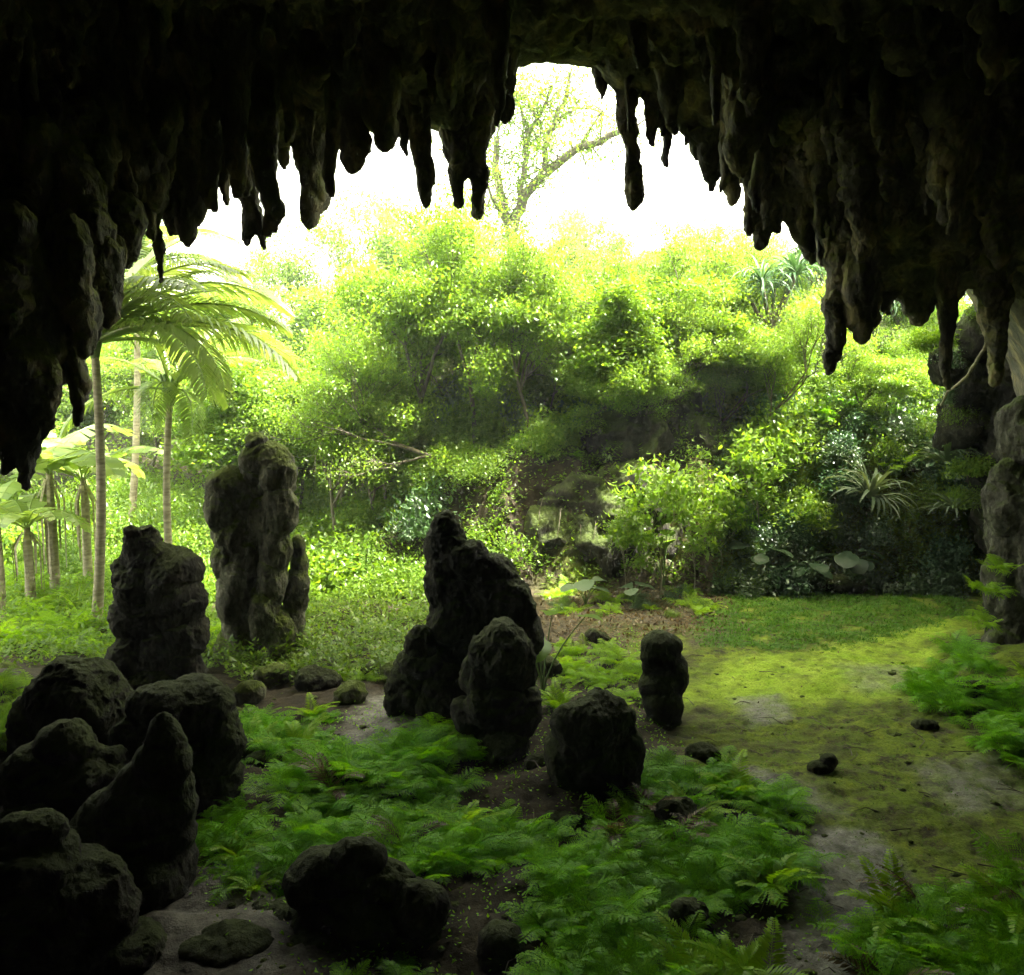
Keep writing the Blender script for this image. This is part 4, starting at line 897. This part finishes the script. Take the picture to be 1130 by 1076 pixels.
for poly, n, s, protos_, where in BEDS:
    xs = [a for a, _ in poly]; ys = [b for _, b in poly]; g = 0; pts = []; tries = 0
    while g < n and tries < 4000:
        tries += 1
        px, py = q.uniform(min(xs), max(xs)), q.uniform(min(ys), max(ys))
        if not inpoly(px, py, poly): continue
        c = G(px, py)
        if any((c[0] - a) ** 2 + (c[1] - b) ** 2 < .25 ** 2 for a, b in pts): continue
        if noise(np.array([[c[0] * 1.1, c[1] * 1.1, 3.3]]))[0] < -.22: continue
        pts.append((c[0], c[1])); light = protos_ is FL
        sw = q.rand() < .10; w0 = where; mx_ = (min(xs) + max(xs)) / 2; my_ = (min(ys) + max(ys)) / 2
        where = w0 + (', %s %s' % ('far' if py < my_ else 'near', 'left' if px < mx_ else 'right') if n > 12 else '')
        if q.rand() < .05: plant('fern', FD, c[0], c[1], s, 'brown withered fern ' + where, 'fern', 'withered ferns ' + where)
        plant('fern', FS[q.randint(2)] if sw else protos_[q.randint(len(protos_))], c[0], c[1], s * q.choice([q.uniform(.5, .8), q.uniform(.85, 1.25)]), ('sword fern %s' % where) if sw else '%s feathery fern %s' % ('light green' if light else 'bright green', where), 'fern', ('sword ferns ' if sw else 'ferns ') + where); g += 1; where = w0
for k, (px, py, Y) in enumerate([(1090, 655, 15.6), (1082, 690, 15.6), (1100, 630, 15.7)]):
    c = P(px, py, Y); plant('fern', FL[k % 2], c[0], c[1], .9, 'bright yellow-green fern growing from the right rock pillar', 'fern', 'bright ferns on the right pillar', z=c[2])
for k, (px, py, Y) in enumerate([(1040, 400, 21.2), (1060, 470, 21.2), (1075, 520, 21), (1050, 440, 21.2), (1085, 350, 21.2), (1030, 380, 21.6), (1100, 300, 21.4), (1065, 555, 20.9)]):
    c = P(px, py, Y); plant('shrub', SH[(2, 3, 0)[k % 3]], c[0], c[1], .42 + .1 * (k % 3), 'small leafy shrub clinging to the rock wall beyond the right pillar', 'shrub', 'shrubs clinging to the right rock wall', z=c[2])
for _ in range(26):
    px = q.uniform(595, 800); Y = q.uniform(19.2, 21.6); x = (px - CX) / F * Y; k = q.randint(4)
    if k < 2: plant('fern', FL[k], x, Y, q.uniform(.6, 1.1), 'small fern on the leaf litter before the dark rock face', 'fern', 'small ferns on the leaf litter')
    else: plant('shrub', SH[k], x, Y, q.uniform(.16, .32), 'tiny %s seedling bush on the leaf litter' % names[k], 'shrub', 'tiny %s seedling bushes on the leaf litter' % names[k])
# ferns in the glade and on the mound
for _ in range(60):
    px = q.uniform(-20, 250); Y = q.uniform(16.2, 24); x = (px - CX) / F * Y
    plant('fern', FL[q.randint(2)], x, Y, q.uniform(.9, 1.6), 'sunlit pale fern on the floor of the left glade', 'fern', 'sunlit ferns in the left glade')
for _ in range(44):
    px = q.uniform(540, 1080); Y = q.uniform(22.6, 27.5); x = (px - CX) / F * Y
    plant('fern', (FN + FL)[q.randint(6)], x, Y, q.uniform(.9, 1.6), 'fern growing on the face of the mound', 'fern', 'ferns on the face of the mound')

# ------------------------------------------------------------ uncountable cover
def cover(name, n, sampler, leaf, mat, seed, lift=.1, up=1.2, aspect=.5, extra=None):
    q = np.random.RandomState(seed); x, y = sampler(q, n); z = H(x, y) + q.uniform(0, 1, len(x)) ** 1.5 * lift
    if extra is not None: z = z + extra(x, y, q)
    D = rand_dirs(len(x), q, up * 0 + .1); D[:, 2] = np.abs(D[:, 2]) * .5 + .05; D = unit(D); U = side_of(D, q, .75); ln = leaf * q.uniform(.5, 1.3, len(x))
    mb = MB(); mb.leaves(np.stack([x, y, z], 1), D, U, ln, ln * aspect); return link(name, mb.mesh(name, mat), kind='stuff', label=None)
def wedge(pxr, Yr):
    def f(q, n):
        px = q.uniform(pxr[0], pxr[1], n); Y = np.sqrt(q.uniform(Yr[0] ** 2, Yr[1] ** 2, n)); return (px - CX) / F * Y, Y
    return f
def clumpy(x, y, q): 
    p = np.stack([x, y, x * 0], 1); return np.clip(fbm(p * 1.1, 3) + .25, 0, 1.4) * q.uniform(.2, 1, len(x)) * .75
def tagc(o, lab, cat): o['label'] = lab; o['category'] = cat
tagc(cover('slope_creeper', 60000, wedge((240, 560), (14.7, 30)), .11, 'leaf_mid', 1, .25, extra=clumpy), 'creeping leafy cover on the green slope left of the mound', 'ground cover')
tagc(cover('glade_undergrowth', 60000, wedge((-30, 340), (15.2, 34)), .12, 'leaf_yellow', 2, .25, extra=clumpy), 'low sunlit undergrowth on the floor of the left glade', 'undergrowth')
tagc(cover('mound_undergrowth', 70000, wedge((540, 1150), (21.9, 34)), .12, 'leaf_mid', 3, .3, extra=clumpy), 'mixed leafy undergrowth over the mound', 'undergrowth')
tagc(cover('far_undergrowth', 60000, wedge((-150, 1250), (30, 62)), .26, 'leaf_mid', 9, .5, extra=clumpy), 'distant leafy undergrowth under the far trees', 'undergrowth')
tagc(cover('bank_undergrowth', 60000, wedge((790, 1120), (21.2, 25.5)), .10, 'leaf_dark', 10, .3, extra=clumpy), 'dark leafy undergrowth over the bank beyond the grass', 'undergrowth')
# grass patch
def patch_sampler(poly, nzamt=.0):
    qq = np.array([G(a, b)[:2] for a, b in poly]); lo, hi = qq.min(0), qq.max(0)
    def f(q, n):
        x = q.uniform(lo[0], hi[0], n * 2); y = q.uniform(lo[1], hi[1], n * 2); m_ = poly_mask(x, y, poly, .5) * (1 + nzamt * fbm(np.stack([x, y, x * 0], 1) * 1.5, 3)); k = q.rand(len(x)) < m_; return x[k][:n], y[k][:n]
    return f
tagc(cover('grass', 45000, patch_sampler([(770, 715), (800, 650), (900, 640), (1050, 650), (1075, 675), (980, 700), (880, 720)], 1.6), .075, 'grass_green', 4, .05, aspect=.3), 'short green grass patch at the foot of the bank', 'grass')
tagc(cover('moss_tufts', 30000, patch_sampler([(760, 800), (780, 720), (1060, 680), (1150, 860), (1150, 990), (900, 960), (800, 860)], 1.2), .022, 'grass_green', 5, .006, aspect=.5), 'tiny moss tufts over the damp clearing floor', 'moss')
tagc(cover('leaf_litter', 5000, patch_sampler([(600, 740), (600, 660), (690, 642), (800, 635), (810, 695), (700, 715)], .3), .10, 'dead_leaf', 6, .03, aspect=.5), 'dry fallen leaves in front of the dark rock face', 'leaf litter')
tagc(cover('fallen_leaves', 500, patch_sampler([(240, 1100), (240, 820), (450, 740), (1100, 700), (1150, 1000), (900, 1150)], .3), .05, 'dead_leaf', 7, .02, aspect=.5), 'scattered dead leaves across the cave floor', 'fallen leaves')
tagc(cover('bed_seedlings', 9000, patch_sampler([(235, 1000), (260, 830), (440, 770), (700, 700), (760, 860), (890, 900), (890, 1150), (400, 1150)], .9), .045, 'fern_green', 8, .10, aspect=.5), 'tiny seedlings between the ferns', 'seedlings')

q = np.random.RandomState(51); mb = MB()
for _ in range(700):
    px, py = q.uniform(230, 1130), q.uniform(690, 1150); c = G(px, py); r = q.uniform(.012, .05) if q.rand() < .93 else q.uniform(.05, .09)
    V_ = ico1[0] * np.array([r, r * q.uniform(.6, 1), r * q.uniform(.35, .6)]) * (1 + .25 * q.normal(size=(len(ico1[0]), 1)) * .5); mb.add(V_ + [c[0], c[1], Hs(c[0], c[1]) + r * .15], F3=ico1[1])
link('pebbles', mb.mesh('pebbles', 'pale_rock', True), kind='stuff', label='small pebbles scattered over the cave floor', cat='pebbles')
mb = MB()
for _ in range(120):
    px, py = q.uniform(560, 1130), q.uniform(650, 1100); c = G(px, py); a = q.uniform(0, 6.3); L_ = q.uniform(.1, .5); z0 = Hs(c[0], c[1]) + .02
    mb.tube(np.array([[c[0], c[1], z0], [c[0] + math.cos(a) * L_ * .5, c[1] + math.sin(a) * L_ * .5, z0 + .03], [c[0] + math.cos(a + .3) * L_, c[1] + math.sin(a + .3) * L_, z0]]), [.008, .006, .003], 4)
link('twigs', mb.mesh('twigs', 'bark'), kind='stuff', label='broken twigs lying on the clearing floor', cat='twigs')

# ------------------------------------------------------------ roots and vines
def vine(pts, r, mat, label, name='hanging_root', sag=0):
    p = np.array([P(*a) for a in pts]); p = resample(p, .12); q = np.random.RandomState(len(pts)); o = p[0].copy(); p = p + np.cumsum(q.normal(size=p.shape) * .008, axis=0)
    mb = MB(); mb.tube(p - o, np.linspace(r, r * .6, len(p)), 6); link(name, mb.mesh(name, mat, True), loc=o, label=label, cat='root' if 'root' in name else 'vine')
vine([(1095, 290, 15.5), (1090, 345, 15.4), (1086, 385, 15.6), (1070, 415, 16.5), (1045, 435, 18), (1038, 448, 19)], .035, 'pale_bark', 'long pale root hanging from the right roof and curving down to the bank')
vine([(425, 130, 15.2), (433, 150, 15.2), (444, 190, 15.2)], .012, 'bark', 'thin vine dangling in the wide bright arch', 'vine')
vine([(830, 215, 15), (836, 235, 14.5), (822, 200, 20), (795, 182, 24)], .03, 'bark', 'bent branch-like root poking out below the last arch')
vine([(742, 0, 14.), (744, 60, 14.4), (746, 105, 14.8)], .05, 'pale_bark', 'straight ochre root running down the roof right of the club-ended stalactite')

# ------------------------------------------------------------ air
hb = MB(); X0, X1, Y0, Y1, Z0, Z1 = -310, 310, -70, 410, -4, 34
hb.add([(X0, Y0, Z0), (X1, Y0, Z0), (X1, Y1, Z0), (X0, Y1, Z0), (X0, Y0, Z1), (X1, Y0, Z1), (X1, Y1, Z1), (X0, Y1, Z1)], F4=[[0, 3, 2, 1], [4, 5, 6, 7], [0, 1, 5, 4], [1, 2, 6, 5], [2, 3, 7, 6], [3, 0, 4, 7]])
m, N, L = newmat('haze_air'); v = N.new('ShaderNodeVolumePrincipled'); v.inputs['Color'].default_value = (.9, .95, 1, 1); v.inputs['Density'].default_value = .0011; v.inputs['Anisotropy'].default_value = .2
o = N.new('ShaderNodeOutputMaterial'); L.new(v.outputs[0], o.inputs['Volume'])
link('haze', hb.mesh('haze', 'haze_air'), kind='stuff')

q = np.random.RandomState(88)
for k in range(7):
    px = q.uniform(550, 770); py = q.uniform(545, 570); L_ = q.uniform(30, 80); Y = 22.0 + q.uniform(0, .5)
    vine([(px, py, Y + .6), (px + q.uniform(-4, 4), py + L_ * .3, Y), (px + q.uniform(-8, 8), py + L_, Y - .1)], q.uniform(.006, .012), ('bark', 'bark')[k % 2], 'thin vine hanging down the dark rock face of the mound', 'hanging_vine')
for o in list(COL.objects):
    if o.name.startswith('hanging_vine'): o['group'] = 'vines hanging down the rock face'; o['category'] = 'vine'
